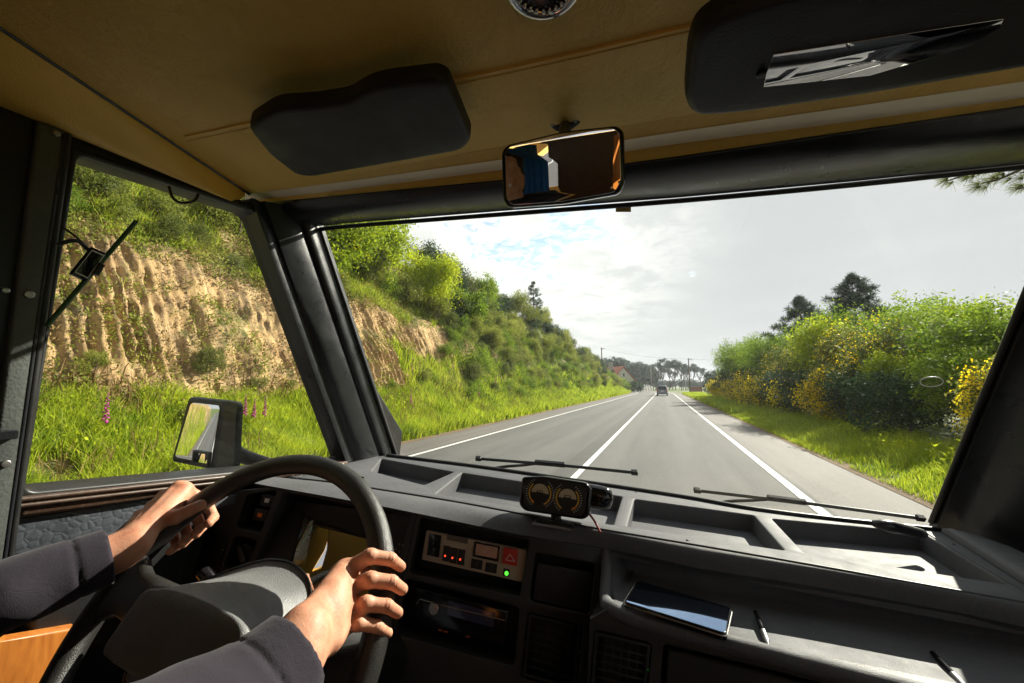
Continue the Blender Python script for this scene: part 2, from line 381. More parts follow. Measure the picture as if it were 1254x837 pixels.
def box_geo(c, s, ex=(1, 0, 0), ey=(0, 1, 0), ez=(0, 0, 1), bev=0.0):
    c = np.array(c, float); ex, ey, ez = (np.array(a, float) for a in (ex, ey, ez)); pl = Plane(c, ex, ey); pl.ex, pl.ey, pl.n = ex, ey, ez
    a, b, d = (q / 2 for q in s)
    out = [(-a, -b), (a, -b), (a, b), (-a, b)]
    if bev: out = rounded(out, bev, 3)
    return plate_geo(pl, out, (), 2 * d, min(bev, d) * 0.6 if bev else 0.0001, d)
def disc_geo(pl, c, r, thick, h, n=28, bev=0.0005, ry=None):
    return plate_geo(pl, [(c[0] + r * math.cos(2 * math.pi * k / n), c[1] + (ry or r) * math.sin(2 * math.pi * k / n)) for k in range(n)], (), thick, bev, h)
# signed-distance bodies -> mesh (surface nets)
def surf_nets(fn, lo, hi, h):
    lo = np.array(lo, float); hi = np.array(hi, float); n = np.ceil((hi - lo) / h).astype(int) + 1
    ax = [lo[i] + h * np.arange(n[i]) for i in range(3)]
    F = np.empty(n, np.float32)
    YY, ZZ = np.meshgrid(ax[1], ax[2], indexing='ij')
    for i0 in range(0, n[0], 16):
        xs = ax[0][i0:i0 + 16]; X = np.broadcast_to(xs[:, None, None], (len(xs),) + YY.shape)
        F[i0:i0 + 16] = fn(X, np.broadcast_to(YY, X.shape), np.broadcast_to(ZZ, X.shape))
    ins = F < 0
    c = [ins[a:n[0] - 1 + a, b:n[1] - 1 + b, d:n[2] - 1 + d] for a in (0, 1) for b in (0, 1) for d in (0, 1)]
    s = sum(q.astype(np.int8) for q in c); act = (s > 0) & (s < 8)
    ids = -np.ones(act.shape, np.int64); idx = np.argwhere(act); ids[act] = np.arange(len(idx))
    acc = np.zeros((len(idx), 3)); cnt = np.zeros(len(idx))
    cor = [(a, b, d) for a in (0, 1) for b in (0, 1) for d in (0, 1)]
    for a in range(8):
        for b in range(a + 1, 8):
            A, B = np.array(cor[a]), np.array(cor[b])
            if np.abs(A - B).sum() != 1: continue
            fa = F[tuple((idx + A).T)]; fb = F[tuple((idx + B).T)]; m = (fa < 0) != (fb < 0)
            t = np.where(m, fa / np.where(np.abs(fa - fb) < 1e-12, 1, fa - fb), 0)
            acc[m] += (A + (B - A) * t[:, None])[m]; cnt[m] += 1
    V = lo + (idx + acc / cnt[:, None]) * h
    quads = []
    for d in range(3):
        sl0 = [slice(None)] * 3; sl1 = [slice(None)] * 3; sl0[d] = slice(0, -1); sl1[d] = slice(1, None)
        m = ins[tuple(sl0)] != ins[tuple(sl1)]; e = np.argwhere(m); inside = ins[tuple(sl0)][m]
        o1, o2 = (d + 1) % 3, (d + 2) % 3; u = np.zeros(3, int); u[o1] = 1; v_ = np.zeros(3, int); v_[o2] = 1
        ok = (e[:, o1] > 0) & (e[:, o2] > 0) & (e[:, o1] < n[o1] - 1) & (e[:, o2] < n[o2] - 1); e = e[ok]; inside = inside[ok]
        q = np.stack([ids[tuple((e - u - v_).T)], ids[tuple((e - v_).T)], ids[tuple(e.T)], ids[tuple((e - u).T)]], 1)
        q[~inside] = q[~inside][:, ::-1]; quads.append(q)
    return V, np.concatenate(quads)
def cone_sdf(X, Y, Z, a, b, ra, rb):
    ba = np.array(b, float) - np.array(a, float); L2 = ba @ ba
    px, py, pz = X - a[0], Y - a[1], Z - a[2]
    t = np.clip((px * ba[0] + py * ba[1] + pz * ba[2]) / L2, 0, 1)
    return np.sqrt((px - t * ba[0]) ** 2 + (py - t * ba[1]) ** 2 + (pz - t * ba[2]) ** 2) - (ra + (rb - ra) * t)
def smin(a, b, k):
    h = np.clip(0.5 + 0.5 * (b - a) / k, 0, 1); return b * (1 - h) + a * h - k * h * (1 - h)
# numpy value noise
def vnoise(x, y, z=0, seed=0):
    def hsh(i, j, k):
        n = (i * 374761393 + j * 668265263 + k * 2147483647 + seed * 974634777).astype(np.int64) & 0xffffffff
        n = ((n ^ (n >> 13)) * 1274126177) & 0xffffffff; return ((n ^ (n >> 16)) & 0xffffff) / float(0xffffff)
    x, y, z = np.broadcast_arrays(np.asarray(x, float), np.asarray(y, float), np.asarray(z, float))
    i, j, k = (np.floor(a).astype(np.int64) for a in (x, y, z)); fx, fy, fz = x - i, y - j, z - k
    fx, fy, fz = (q * q * (3 - 2 * q) for q in (fx, fy, fz)); r = 0
    for a in (0, 1):
        for b in (0, 1):
            for c in (0, 1): r = r + hsh(i + a, j + b, k + c) * (fx if a else 1 - fx) * (fy if b else 1 - fy) * (fz if c else 1 - fz)
    return r
def fbm(x, y, z=0, o=4, seed=0):
    r, a, s = 0, 0.5, 1.0
    for k in range(o): r = r + a * vnoise(np.asarray(x) * s, np.asarray(y) * s, np.asarray(z) * s, seed + k); a *= 0.5; s *= 2.03
    return r

# ================================================================== OUTDOORS
def wray(px, py): return MW @ ray(px, py)
def wX(px, py, X): r = wray(px, py); return r * X / r[0] + np.array([0, 0, EYE])
def wY(px, py, Y): r = wray(px, py); return r * Y / r[1] + np.array([0, 0, EYE])
def grid_mesh(name, xs, ys, zf, mat, kind, smooth=True, attr=None):
    X, Y = np.meshgrid(xs, ys, indexing='ij'); Z = zf(X, Y); nx, ny = X.shape
    V = np.stack([X, Y, Z], -1).reshape(-1, 3); i = np.arange((nx - 1) * (ny - 1)); a = (i // (ny - 1)) * ny + i % (ny - 1)
    return top(name, V, np.stack([a, a + ny, a + ny + 1, a + 1], 1), mat, kind=kind, smooth=smooth)
# the road bends gently beyond 110 m; bend(Y) is its sideways shift
def bend(Y): return np.where(np.asarray(Y) > 95, -((np.asarray(Y, float) - 95) ** 2) / 520.0, 0.0)
def asphalt(name, dark, light, crack=0.0, patches=0.3):
    b = MB(name); v = b.coord('Object')
    n = b.noise(v, 260, 3, 0.7); c = b.ramp(n, [(0.35, dark), (0.65, light)])
    n2 = b.noise(b.coord('Object', (1.2, 0.10, 1)), 1.6, 6, 0.65); c = b.mix(patches + 0.2, c, b.ramp(n2, [(0.35, tuple(x * 0.75 for x in dark)), (0.68, tuple(min(1, x * 1.2) for x in light))]))
    n3 = b.noise(v, 1.1, 8, 0.75); c = b.mix(b.ramp(n3, [(0.58, (0, 0, 0)), (0.70, (0.35,) * 3)]), c, tuple(x * 0.45 for x in dark))
    n4 = b.noise(v, 28, 6, 0.85); c = b.mix(0.45, c, b.ramp(n4, [(0.36, tuple(x * 0.6 for x in dark)), (0.5, tuple((x + y) / 2 for x, y in zip(dark, light))), (0.66, tuple(min(1, x * 1.35) for x in light))]))
    b.base(c); b.rough(0.78); b.bump(n, 0.5, 0.01); return b
am = asphalt('road_asphalt', (0.048, 0.048, 0.049), (0.115, 0.113, 0.108))
# paler tracks where wheels run and a darker seam beside the centre line
sx = am.n('ShaderNodeSeparateXYZ'); am.l(am.coord('Object'), sx.inputs[0])
wv = am.n('ShaderNodeMath', operation='SINE'); ml = am.n('ShaderNodeMath', operation='MULTIPLY'); am.l(sx.outputs[0], ml.inputs[0]); ml.inputs[1].default_value = 3.5; am.l(ml.outputs[0], wv.inputs[0])
old = am.p.inputs['Base Color'].links[0].from_socket
am.base(am.mix(am.ramp(wv.outputs[0], [(0.2, (0, 0, 0)), (0.9, (0.35,) * 3)]), old, (0.13, 0.128, 0.122)))
M['road'] = am.m; am.rough(0.85)
M['shoulder'] = asphalt('shoulder_asphalt', (0.065, 0.060, 0.056), (0.155, 0.142, 0.130)).m
M['seam'] = asphalt('seam_asphalt', (0.035, 0.035, 0.035), (0.075, 0.073, 0.07)).m
def paint():
    b = MB('road_paint'); v = b.coord('Object'); n = b.noise(v, 45, 7, 0.75); b.base(b.ramp(n, [(0.36, (0.16, 0.155, 0.15)), (0.50, (0.70, 0.69, 0.66))])); b.rough(0.6); return b.m
M['paint'] = paint()
def soil(name, a, b_, sc=6):
    b = MB(name); v = b.coord('Object'); n = b.noise(v, sc, 9, 0.7); b.base(b.ramp(n, [(0.3, a), (0.7, b_)])); b.rough(0.95); b.bump(b.noise(v, sc * 6, 6, 0.7), 0.8, 0.04); return b.m
M['meadow'] = soil('meadow_ground', (0.05, 0.075, 0.015), (0.13, 0.17, 0.03), 0.8)
M['verge'] = soil('verge_soil', (0.07, 0.06, 0.025), (0.12, 0.17, 0.03), 2.5)
M['litter'] = soil('edge_litter', (0.10, 0.065, 0.035), (0.24, 0.16, 0.08), 9)

top('ground', [(-1500, -600, -0.06), (1500, -600, -0.06), (1500, 1990, -0.06), (-1500, 1990, -0.06)], [(0, 1, 2, 3)], M['meadow'], kind='structure')
ys = np.concatenate([np.arange(-60, 95, 6.0), np.arange(95, 262, 3.0)])
def ribbon(name, x0, x1, z, mat, ylo=-60, yhi=260, thick=None, kind='structure', wob=0.0):
    yy = ys[(ys >= ylo) & (ys <= yhi)] if not wob else np.arange(ylo, yhi, 0.35)
    w0 = (fbm(yy * 1.7, 3.1, 0, 4, 5) - 0.45) * wob; 
    L = np.stack([x0 + bend(yy) + (w0 if x0 < x1 and wob and abs(x0) > abs(x1) else 0), yy, np.full_like(yy, z)], 1)
    Rr = np.stack([x1 + bend(yy) + (w0 if wob and abs(x1) > abs(x0) else 0), yy, np.full_like(yy, z)], 1)
    n = len(yy); V = np.concatenate([L, Rr]); F = np.array([(i, i + n, i + n + 1, i + 1) for i in range(n - 1)])
    return top(name, V, F, mat, kind=kind)
ribbon('shoulder', -8.0, -6.32, 0.0, M['shoulder'], wob=0.5)
ribbon('shoulder', 2.16, 3.75, 0.0, M['shoulder'], wob=0.4)
ribbon('road', -6.35, 2.2, 0.004, M['road'])
ribbon('road_seam', -2.22, -1.80, 0.008, M['seam'])
ribbon('road_marking', -6.22, -6.08, 0.012, M['paint'])
ribbon('road_marking', -1.79, -1.66, 0.012, M['paint'])
ribbon('road_marking', 1.96, 2.11, 0.012, M['paint'])
ribbon('leaf_litter', 3.6, 3.95, 0.008, M['litter'], -10, 120, wob=0.5)
ribbon('leaf_litter', -8.0, -7.65, 0.008, M['litter'], -20, 120, wob=0.5)

# ---- the cutting on the left: foot, grass slope, scraped face, scrub top
def taper(Y): return np.interp(Y, [-60, 55, 90, 120, 138, 150], [1, 1, 0.78, 0.42, 0.10, 0.0])
PX = np.array([0.0, 0.7, 1.5, 2.3, 2.7, 4.2, 5.2, 8.5, 14, 30]); PZ = np.array([0.02, 0.30, 0.95, 1.75, 2.5, 5.1, 6.1, 10.0, 13.0, 14.0])
def hill(s, Y):                                          # height at s metres beyond the foot
    z = np.interp(s, PX, PZ); t = taper(Y)
    n = (fbm(s * 0.5, Y * 0.35, 0, 4, 11) - 0.47)
    return z * t + n * np.clip(s * 0.35, 0, 1.6) * t
def hillpos(s, Y):
    s = np.asarray(s, float); Y = np.asarray(Y, float)
    wav = (fbm(Y * 0.12, 0.3, 0, 3, 21) - 0.45) * 2.2 * np.clip(s / 3, 0, 1)
    face = np.clip((s - 2.2) / 0.4, 0, 1) * np.clip((5.0 - s) / 0.7, 0, 1)
    yy = Y + s * 0.10 + 0.35 * fbm(Y * 0.8, s * 0.8, 0, 3, 3)
    gr = np.abs(((yy / 0.27 + 0.5 * fbm(Y * 0.9, 2.2, 0, 2, 14)) % 1.0) - 0.5) * 2                    # scrape marks left by the digger
    gro = (gr ** 1.3 - 0.45) * 0.18 * np.clip(fbm(Y * 0.25, s * 0.38, 0, 3, 8) * 4.4 - 1.4, 0.0, 1)
    rdg = lambda a, b_, sd: 1 - np.abs(2 * vnoise(a, b_, 0, sd) - 1)
    lay = vnoise(Y * 0.4 + s * 0.3, s * 5.5 + Y * 0.5, 0, 38)
    rockn = (fbm(Y * 0.8, s * 1.1, 0, 3, 31) - 0.45) * 0.8 + (rdg(Y * 2.2, s * 0.8, 32) - 0.5) * 0.12 + (fbm(Y * 7, s * 3.0, 0, 4, 34) - 0.47) * 0.22 + (fbm(Y * 16, s * 14, 0, 3, 35) - 0.45) * 0.10 + np.where(lay > 0.62, 0.05, 0.0)
    X = -8.0 - s - wav + (gro + rockn) * face + bend(Y)
    Z = hill(s, Y) + (fbm(Y * 2.5, s * 3, 0, 3, 44) - 0.45) * 0.18 * np.clip(s, 0, 1)
    return X, Z
ss = np.concatenate([np.arange(0, 2.2, 0.2), np.arange(2.2, 5.3, 0.05), np.arange(5.3, 10, 0.3), np.arange(10, 31, 1.5)])
yy_ = np.concatenate([np.arange(-45, 0, 0.6), np.arange(0, 18, 0.04), np.arange(18, 22, 0.08), np.arange(22, 45, 0.14), np.arange(45, 152, 0.5)])
SS, YY = np.meshgrid(ss, yy_, indexing='ij'); XX, ZZ = hillpos(SS, YY)
ns, ny = SS.shape; ii = np.arange((ns - 1) * (ny - 1)); aa = (ii // (ny - 1)) * ny + ii % (ny - 1)
def rockmat():
    b = MB('cutting_earth'); geo = b.n('ShaderNodeNewGeometry'); P = b.coord('Object')
    n = b.noise(P, 1.3, 9, 0.68, 0.6)
    earth = b.ramp(n, [(0.25, (0.13, 0.055, 0.016)), (0.42, (0.44, 0.25, 0.08)), (0.56, (0.74, 0.49, 0.20)), (0.75, (0.86, 0.66, 0.36))])
    st = b.noise(b.coord('Object', (1, 3.2, 0.35)), 2.4, 6, 0.65); earth = b.mix(b.ramp(st, [(0.45, (0, 0, 0)), (0.7, (0.55,) * 3)]), earth, (0.22, 0.12, 0.045))
    st2 = b.noise(b.coord('Object', (1, 4.5, 0.6)), 1.3, 8, 0.74, 0.4); earth = b.mix(b.ramp(st2, [(0.50, (0, 0, 0)), (0.58, (0.9,) * 3)]), earth, (0.13, 0.065, 0.022))  # dark streaks put crevice shade into the earth colour
    fine = b.noise(P, 14, 7, 0.75); earth = b.mix(0.45, earth, b.ramp(fine, [(0.3, (0.14, 0.08, 0.03)), (0.65, (0.62, 0.46, 0.27))]))
    moss = b.noise(P, 0.9, 8, 0.75); sp = b.n('ShaderNodeSeparateXYZ'); b.l(geo.outputs['Normal'], sp.inputs[0])
    mm = b.n('ShaderNodeMath', operation='MULTIPLY_ADD'); b.l(sp.outputs[2], mm.inputs[0]); mm.inputs[1].default_value = 0.55; b.l(moss, mm.inputs[2])
    gcol = b.ramp(b.noise(P, 7, 6, 0.7), [(0.3, (0.055, 0.07, 0.015)), (0.7, (0.16, 0.16, 0.04))])
    ys_ = b.n('ShaderNodeSeparateXYZ'); b.l(P, ys_.inputs[0]); ym = b.n('ShaderNodeMath', operation='MULTIPLY_ADD'); b.l(moss, ym.inputs[0]); ym.inputs[1].default_value = 30.0; b.l(ys_.outputs[1], ym.inputs[2])
    yr = b.n('ShaderNodeMapRange'); b.l(ym.outputs[0], yr.inputs[0]); yr.inputs[1].default_value = 35; yr.inputs[2].default_value = 47
    mx_ = b.n('ShaderNodeMath', operation='MAXIMUM'); b.l(b.ramp(mm.outputs[0], [(0.80, (0, 0, 0)), (0.98, (1, 1, 1))]), mx_.inputs[0]); yq = b.n('ShaderNodeMath', operation='MULTIPLY'); b.l(yr.outputs[0], yq.inputs[0]); yq.inputs[1].default_value = 0.85; b.l(yq.outputs[0], mx_.inputs[1])
    b.base(b.mix(mx_.outputs[0], earth, gcol)); b.rough(0.95)
    b.bump(b.mix(0.5, b.mix(0.5, fine, st2), b.noise(P, 45, 5, 0.7)), 1.0, 0.09); return b.m
top('hillside_cutting', np.stack([XX, YY, ZZ], -1).reshape(-1, 3), np.stack([aa, aa + 1, aa + ny + 1, aa + ny], 1), rockmat(), kind='structure', smooth=True)
def verge_z(X, Y): return np.where(X < 3.9, -0.02 + (X - 3.5) * 0.06, 0.0) + np.clip(X - 3.9, 0, 6) * 0.04 + (fbm(X * 1.3, Y * 1.3, 0, 3, 9) - 0.45) * 0.14 * np.clip((X - 3.6), 0, 1)
grid_mesh('verge', np.concatenate([np.arange(3.5, 10, 0.25), np.arange(10, 40, 2.0)]), np.arange(-20, 100, 0.5), verge_z, M['verge'], 'structure')

# ---- foliage
def leaves(cen, size, rg, aspect=2.0, droop=0.0, up=0.0):
    n = len(cen); d = rg.normal(size=(n, 3)); d[:, 2] += up; d /= np.linalg.norm(d, axis=1)[:, None]
    e = rg.normal(size=(n, 3)); e = np.cross(d, e); e /= np.linalg.norm(e, axis=1)[:, None] + 1e-9
    s = size * rg.uniform(0.6, 1.35, n)[:, None]; a = d * s * 0.5; b = e * s * 0.5 / aspect
    V = np.stack([cen - a, cen + b, cen + a, cen - b], 1).reshape(-1, 3); return V, np.arange(4 * n).reshape(-1, 4)
def crown_pts(n, lobes, rg, clump=0.16, per=26, shell=0.55):
    """points in leaf clumps spread through ellipsoid lobes (x, y, z, rx, ry, rz)"""
    L = np.array(lobes, float); vol = (L[:, 3] * L[:, 4] * L[:, 5]) ** 0.8; pick = rg.choice(len(L), size=n // per + 1, p=vol / vol.sum())
    d = rg.normal(size=(len(pick), 3)); d /= np.linalg.norm(d, axis=1)[:, None]
    r = (shell + (1 - shell) * rg.random(len(pick)) ** 0.7)[:, None] * rg.uniform(0.75, 1.12, len(pick))[:, None]
    cc = L[pick, :3] + d * r * L[pick, 3:]
    P = np.repeat(cc, per, 0)[:n]; cs = np.repeat(rg.uniform(0.6, 1.5, len(pick)), per)[:n, None]
    return P + rg.normal(size=(n, 3)) * clump * cs
def limbs(h, lobes, rg, r0=0.09):
    geos = [tube_geo(catmull([(0, 0, -0.2), (0.05 * h * rg.normal() * 0.4, 0.03 * h * rg.normal(), h * 0.3), (0.04 * h * rg.normal(), 0.04 * h * rg.normal(), h * 0.75)], 4), [r0, r0 * 0.35], 7)]
    for lb in lobes:
        c = np.array(lb[:3]); st = np.array([0, 0, max(0.1, min(c[2] * 0.5, h * 0.5))]); mid = (st + c) / 2 + rg.normal(size=3) * 0.08 * h
        geos.append(tube_geo(catmull([st, mid, c, c + rg.normal(size=3) * 0.25 * np.array(lb[3:])], 3), [r0 * 0.5, r0 * 0.1], 5))
    return join(geos)
def make_tree(name, loc, lobes, n, size, mat, label, cat, group, seed, h=None, flowers=0, fsize=0.06, clump=0.16, per=26, r0=0.06, aspect=2.0, shell=0.55, up=0.0):
    rg = np.random.default_rng(seed); h = h or max(l[2] + l[5] for l in lobes)
    t = wthing(name, loc, label, cat, group)
    V, F = leaves(crown_pts(n, lobes, rg, clump, per, shell), size, rg, aspect, up=up); part(t, 'crown', V, F, mat, fix=False)
    V, F = limbs(h, lobes, rg, r0); part(t, 'trunk', V, F, M['bark'], True, fix=False)
    if flowers:
        lb = [(a, b, c, x * 1.06, y * 1.06, z * 1.06) for a, b, c, x, y, z in lobes]
        V, F = leaves(crown_pts(flowers, lb, rg, clump * 0.8, 14, 0.8), fsize, rg, 1.2); part(t, 'blossom', V, F, M['flower'], fix=False)
    return t
def copy_thing(t, loc, rz, sc, label=None, group=None):
    c = t.copy(); COL.objects.link(c); c.location = loc; c.rotation_euler.z = rz; c.scale = sc if isinstance(sc, tuple) else (sc, sc, sc)
    for ch in t.children: d = ch.copy(); COL.objects.link(d); d.parent = c
    if label: c['label'] = label
    if group: c['group'] = group
    return c
def lobes_bush(rg, w, h, k=7):
    return [(rg.uniform(-w, w) * 0.55, rg.uniform(-w, w) * 0.55, h * rg.uniform(0.3, 0.78), w * rg.uniform(0.38, 0.6), w * rg.uniform(0.38, 0.6), h * rg.uniform(0.2, 0.34)) for _ in range(k)]
RG = np.random.default_rng(5)
# right-hand thicket. each kind once, then copies
def rz_(x, y): return float(verge_z(np.array(x), np.array(y)))
kindR = {}
def kr(key, name, w, h, n, size, mat, label, cat, seed, **k):
    kindR[key] = (name, lobes_bush(np.random.default_rng(seed), w, h, k.pop('lob', 8)), n, size, mat, label, cat, seed, k)
kr('mid', 'leafy_shrub', 1.7, 4.2, 13000, 0.10, M['leaf_mid'], 'mid green leafy shrub in the thicket right of the road', 'shrub', 101)
kr('lime', 'young_tree', 1.5, 5.0, 12000, 0.115, M['leaf_lime'], 'bright lime green young tree in the thicket right of the road', 'tree', 102)
kr('broom', 'broom_bush', 1.5, 2.6, 9000, 0.10, M['leaf_olive'], 'broom bush covered with yellow blossom at the front of the right thicket', 'bush', 103, flowers=6500, fsize=0.08)
kr('olive', 'tall_broom', 1.6, 4.4, 9000, 0.11, M['leaf_olive'], 'tall olive shrub sprinkled with few yellow flowers in the right thicket', 'shrub', 104, flowers=2200, fsize=0.05)
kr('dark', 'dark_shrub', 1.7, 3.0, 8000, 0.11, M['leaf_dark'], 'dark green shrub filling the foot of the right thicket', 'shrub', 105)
PROTO = {}
def put(key, x, y, rz, sc, label=None):
    z = rz_(x, y) if y < 95 else 0.0
    grp = 'shrubs and trees of the roadside thicket'
    if key not in PROTO:
        nm, lb, n, s, m, lab, cat, seed, k = kindR[key]; t = make_tree(nm, (x, y, z), lb, n, s, m, label or lab, cat, grp, seed, **k)
        t.rotation_euler.z = rz; t.scale = sc if isinstance(sc, tuple) else (sc,) * 3; PROTO[key] = t; return t
    return copy_thing(PROTO[key], (x, y, z), rz, sc, label or kindR[key][5], grp)
put('broom', 6.95, 11.5, 0.3, (0.66, 0.66, 0.92), 'nearest broom bush, solid bright yellow blossom beside the right windscreen pillar')
kf = PROTO['broom']
rgf = np.random.default_rng(77)
nb = make_tree('broom_bush', (7.35, 11.9, rz_(7.35, 11.9)), [(0, 0, 1.5, 0.8, 0.8, 0.8), (-0.5, 0.4, 2.1, 0.5, 0.5, 0.5), (0.5, -0.2, 2.4, 0.6, 0.6, 0.5), (0.1, 0.2, 2.7, 0.4, 0.4, 0.4)], 3500, 0.09, M['leaf_olive'], 'bright yellow broom in full blossom behind the near broom bush at the right', 'bush', 'shrubs and trees of the roadside thicket', 779, flowers=5000, fsize=0.075); nb.scale = (0.75, 0.75, 0.80)
for (k_, x, y, r, s) in [
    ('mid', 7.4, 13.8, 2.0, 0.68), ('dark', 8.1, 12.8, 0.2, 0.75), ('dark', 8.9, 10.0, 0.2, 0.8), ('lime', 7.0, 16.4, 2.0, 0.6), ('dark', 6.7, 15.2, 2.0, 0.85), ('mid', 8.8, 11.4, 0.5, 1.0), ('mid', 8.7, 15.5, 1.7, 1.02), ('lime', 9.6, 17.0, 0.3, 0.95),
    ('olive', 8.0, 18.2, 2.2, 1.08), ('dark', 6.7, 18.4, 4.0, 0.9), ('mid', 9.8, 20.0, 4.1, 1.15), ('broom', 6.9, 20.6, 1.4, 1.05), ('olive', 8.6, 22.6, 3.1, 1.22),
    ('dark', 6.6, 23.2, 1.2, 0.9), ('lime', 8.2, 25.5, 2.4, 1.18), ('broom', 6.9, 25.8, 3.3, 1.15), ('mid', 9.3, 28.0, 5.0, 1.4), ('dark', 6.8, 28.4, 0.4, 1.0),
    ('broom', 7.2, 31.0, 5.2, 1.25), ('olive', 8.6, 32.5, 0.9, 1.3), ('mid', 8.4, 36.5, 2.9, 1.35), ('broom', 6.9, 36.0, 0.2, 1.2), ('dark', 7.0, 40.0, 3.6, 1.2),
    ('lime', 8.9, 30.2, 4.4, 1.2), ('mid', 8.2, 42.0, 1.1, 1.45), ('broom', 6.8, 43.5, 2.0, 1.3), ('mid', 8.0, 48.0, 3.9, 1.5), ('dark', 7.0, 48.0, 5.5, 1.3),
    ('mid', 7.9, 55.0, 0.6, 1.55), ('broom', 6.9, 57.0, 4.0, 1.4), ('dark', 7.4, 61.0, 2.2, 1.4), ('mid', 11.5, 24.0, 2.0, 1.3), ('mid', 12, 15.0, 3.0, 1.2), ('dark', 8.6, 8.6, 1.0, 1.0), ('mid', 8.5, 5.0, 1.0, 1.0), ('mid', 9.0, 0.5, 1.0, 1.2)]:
    put(k_, x, y, r, (s * 1.05, s * 1.05, s * ((0.88 if k_ == 'lime' else 1.0) if y > 17 else 0.92)))

def needles_tree(name, loc, H, R, whorls, seed, label, cat, group, mat, base=0.25, tuft=0.42, per=46, nl=0.20, up=0.35):
    rg = np.random.default_rng(seed); t = wthing(name, loc, label, cat, group)
    geos = [tube_geo([(0, 0, -0.3), (0.05, 0, H * 0.5), (0, 0, H)], [H * 0.018 + 0.03, 0.03], 8)]; C = []
    for w_ in range(whorls):
        f = w_ / (whorls - 1); z = H * (base + (1 - base) * f * 0.97); rad = R * (1 - f) ** 0.75 * rg.uniform(0.75, 1.1) + 0.15
        for b in range(rg.integers(4, 7)):
            a = rg.uniform(0, 2 * math.pi); rr = rad * rg.uniform(0.6, 1.1); tip = np.array([math.cos(a) * rr, math.sin(a) * rr, z + rr * rg.uniform(0.15, 0.6)])
            st = np.array([0, 0, z]); geos.append(tube_geo([st, (st + tip) / 2 + [0, 0, -0.05 * rr], tip], [0.035, 0.01], 4))
            k = max(2, int(rr / 0.28))
            for q in range(k): f2 = 0.35 + 0.65 * (q + 1) / k; C.append(st + (tip - st) * f2 + rg.normal(size=3) * 0.10 * rr)
    C.append(np.array([0, 0, H])); C = np.array(C); P = np.repeat(C, per, 0); d = rg.normal(size=P.shape); d[:, 2] += up; d /= np.linalg.norm(d, axis=1)[:, None]
    ln = nl * rg.uniform(0.7, 1.3, len(P))[:, None] * (tuft / 0.42); e = np.cross(d, rg.normal(size=P.shape)); e /= np.linalg.norm(e, axis=1)[:, None]
    sp = rg.uniform(0, tuft * 0.6, len(P))[:, None]; A = P + d * sp * 0.5; B = A + d * ln; wd = 0.055 * ln
    V = np.stack([A - e * wd, A + e * wd, B + e * wd * 0.4, B - e * wd * 0.4], 1).reshape(-1, 3)
    part(t, 'crown', V, np.arange(4 * len(P)).reshape(-1, 4), mat, fix=False)
    v, f = join(geos); part(t, 'trunk', v, f, M['bark'], True, fix=False); return t
p = wX(1043, 345, 13); p1 = needles_tree('pine_tree', (13, p[1], 0), p[2] + 0.4, 3.5, 20, 201, 'taller of the two dark pines rising above the right thicket', 'tree', 'pines above the right thicket', M['leaf_dark'], per=80, tuft=0.55)
p = wX(980, 378, 12.5); copy_thing(p1, (12.5, float(p[1]), 0), 2.0, tuple(q_ * (p[2] + 0.1) / (wX(1043, 345, 13)[2] + 0.4) for q_ in (1.25, 1.25, 1.10)), 'shorter left one of the two dark pines rising above the right thicket')

# left: leafy trees on top of the cutting and scrub on its slope
def onhill(s, Y): X, Z = hillpos(s, Y); return float(X), float(Y), float(Z)
for (px, py, s, lab, m, sc, seed) in [(405, 300, 5.6, 'yellow green tree on the cutting right beside the left pillar', 'leaf_lime', 1.0, 301), (450, 310, 6.2, 'bright green leafy tree with the broadest crown on top of the cutting', 'leaf_lime', 1.15, 302),
        (520, 320, 5.6, 'lime green tree on the cutting where its crown meets the sky', 'leaf_lime', 1.05, 303), (560, 360, 4.9, 'dense green tree reaching down over the scraped face', 'leaf_mid', 0.9, 304), (585, 350, 7.0, 'leafy tree on the cutting top just left of the grey gorse', 'leaf_mid', 1.0, 305)]:
    X0 = -8.5 - s; Y = wX(px, py, X0)[1]; x, y, z = onhill(s, Y); rg = np.random.default_rng(seed)
    H = 3.9 * sc; lb = lobes_bush(rg, 1.9 * sc, H, 10)
    make_tree('leafy_tree', (x, y, z - 0.4), lb, 15000, 0.15, M[m], lab, 'tree', 'leafy trees on top of the cutting', seed, clump=0.2, per=30, flowers=900 if seed == 301 else 0)
gs = [make_tree('gorse_shrub', (0, 0, 0), lobes_bush(np.random.default_rng(400 + i), 1.3, 2.3, 6), 4200, 0.13, M[m], lab, 'shrub', 'gorse and shrubs on the cutting', 400 + i, clump=0.12, per=22, aspect=3)
      for i, (m, lab) in enumerate([('leaf_grey', 'grey green gorse shrub growing on the hillside cutting'), ('leaf_mid', 'green shrub growing on the hillside cutting'), ('leaf_dark', 'dark evergreen shrub growing on the hillside cutting'), ('leaf_olive', 'olive shrub growing on the hillside cutting')])]
used = [False] * 4; rg = np.random.default_rng(12)
def put_hill(i, s, Y, sc):
    x, y, z = onhill(s, Y); loc = (x, y, z - 0.25 * sc)
    if not used[i]: gs[i].location = loc; gs[i].scale = (sc,) * 3; gs[i].rotation_euler.z = rg.uniform(0, 6); used[i] = True
    else: copy_thing(gs[i], loc, rg.uniform(0, 6), (sc, sc, sc * rg.uniform(0.85, 1.25)))
cnt = 0
for Y in np.arange(-30, 2, 3.2): put_hill(int(rg.integers(0, 4)), rg.uniform(6.5, 9), Y, rg.uniform(0.9, 1.2))
for Y in np.arange(1.0, 13, 0.9): put_hill(int(rg.choice([0, 1, 3])), rg.uniform(4.5, 5.0), Y, rg.uniform(0.28, 0.45))
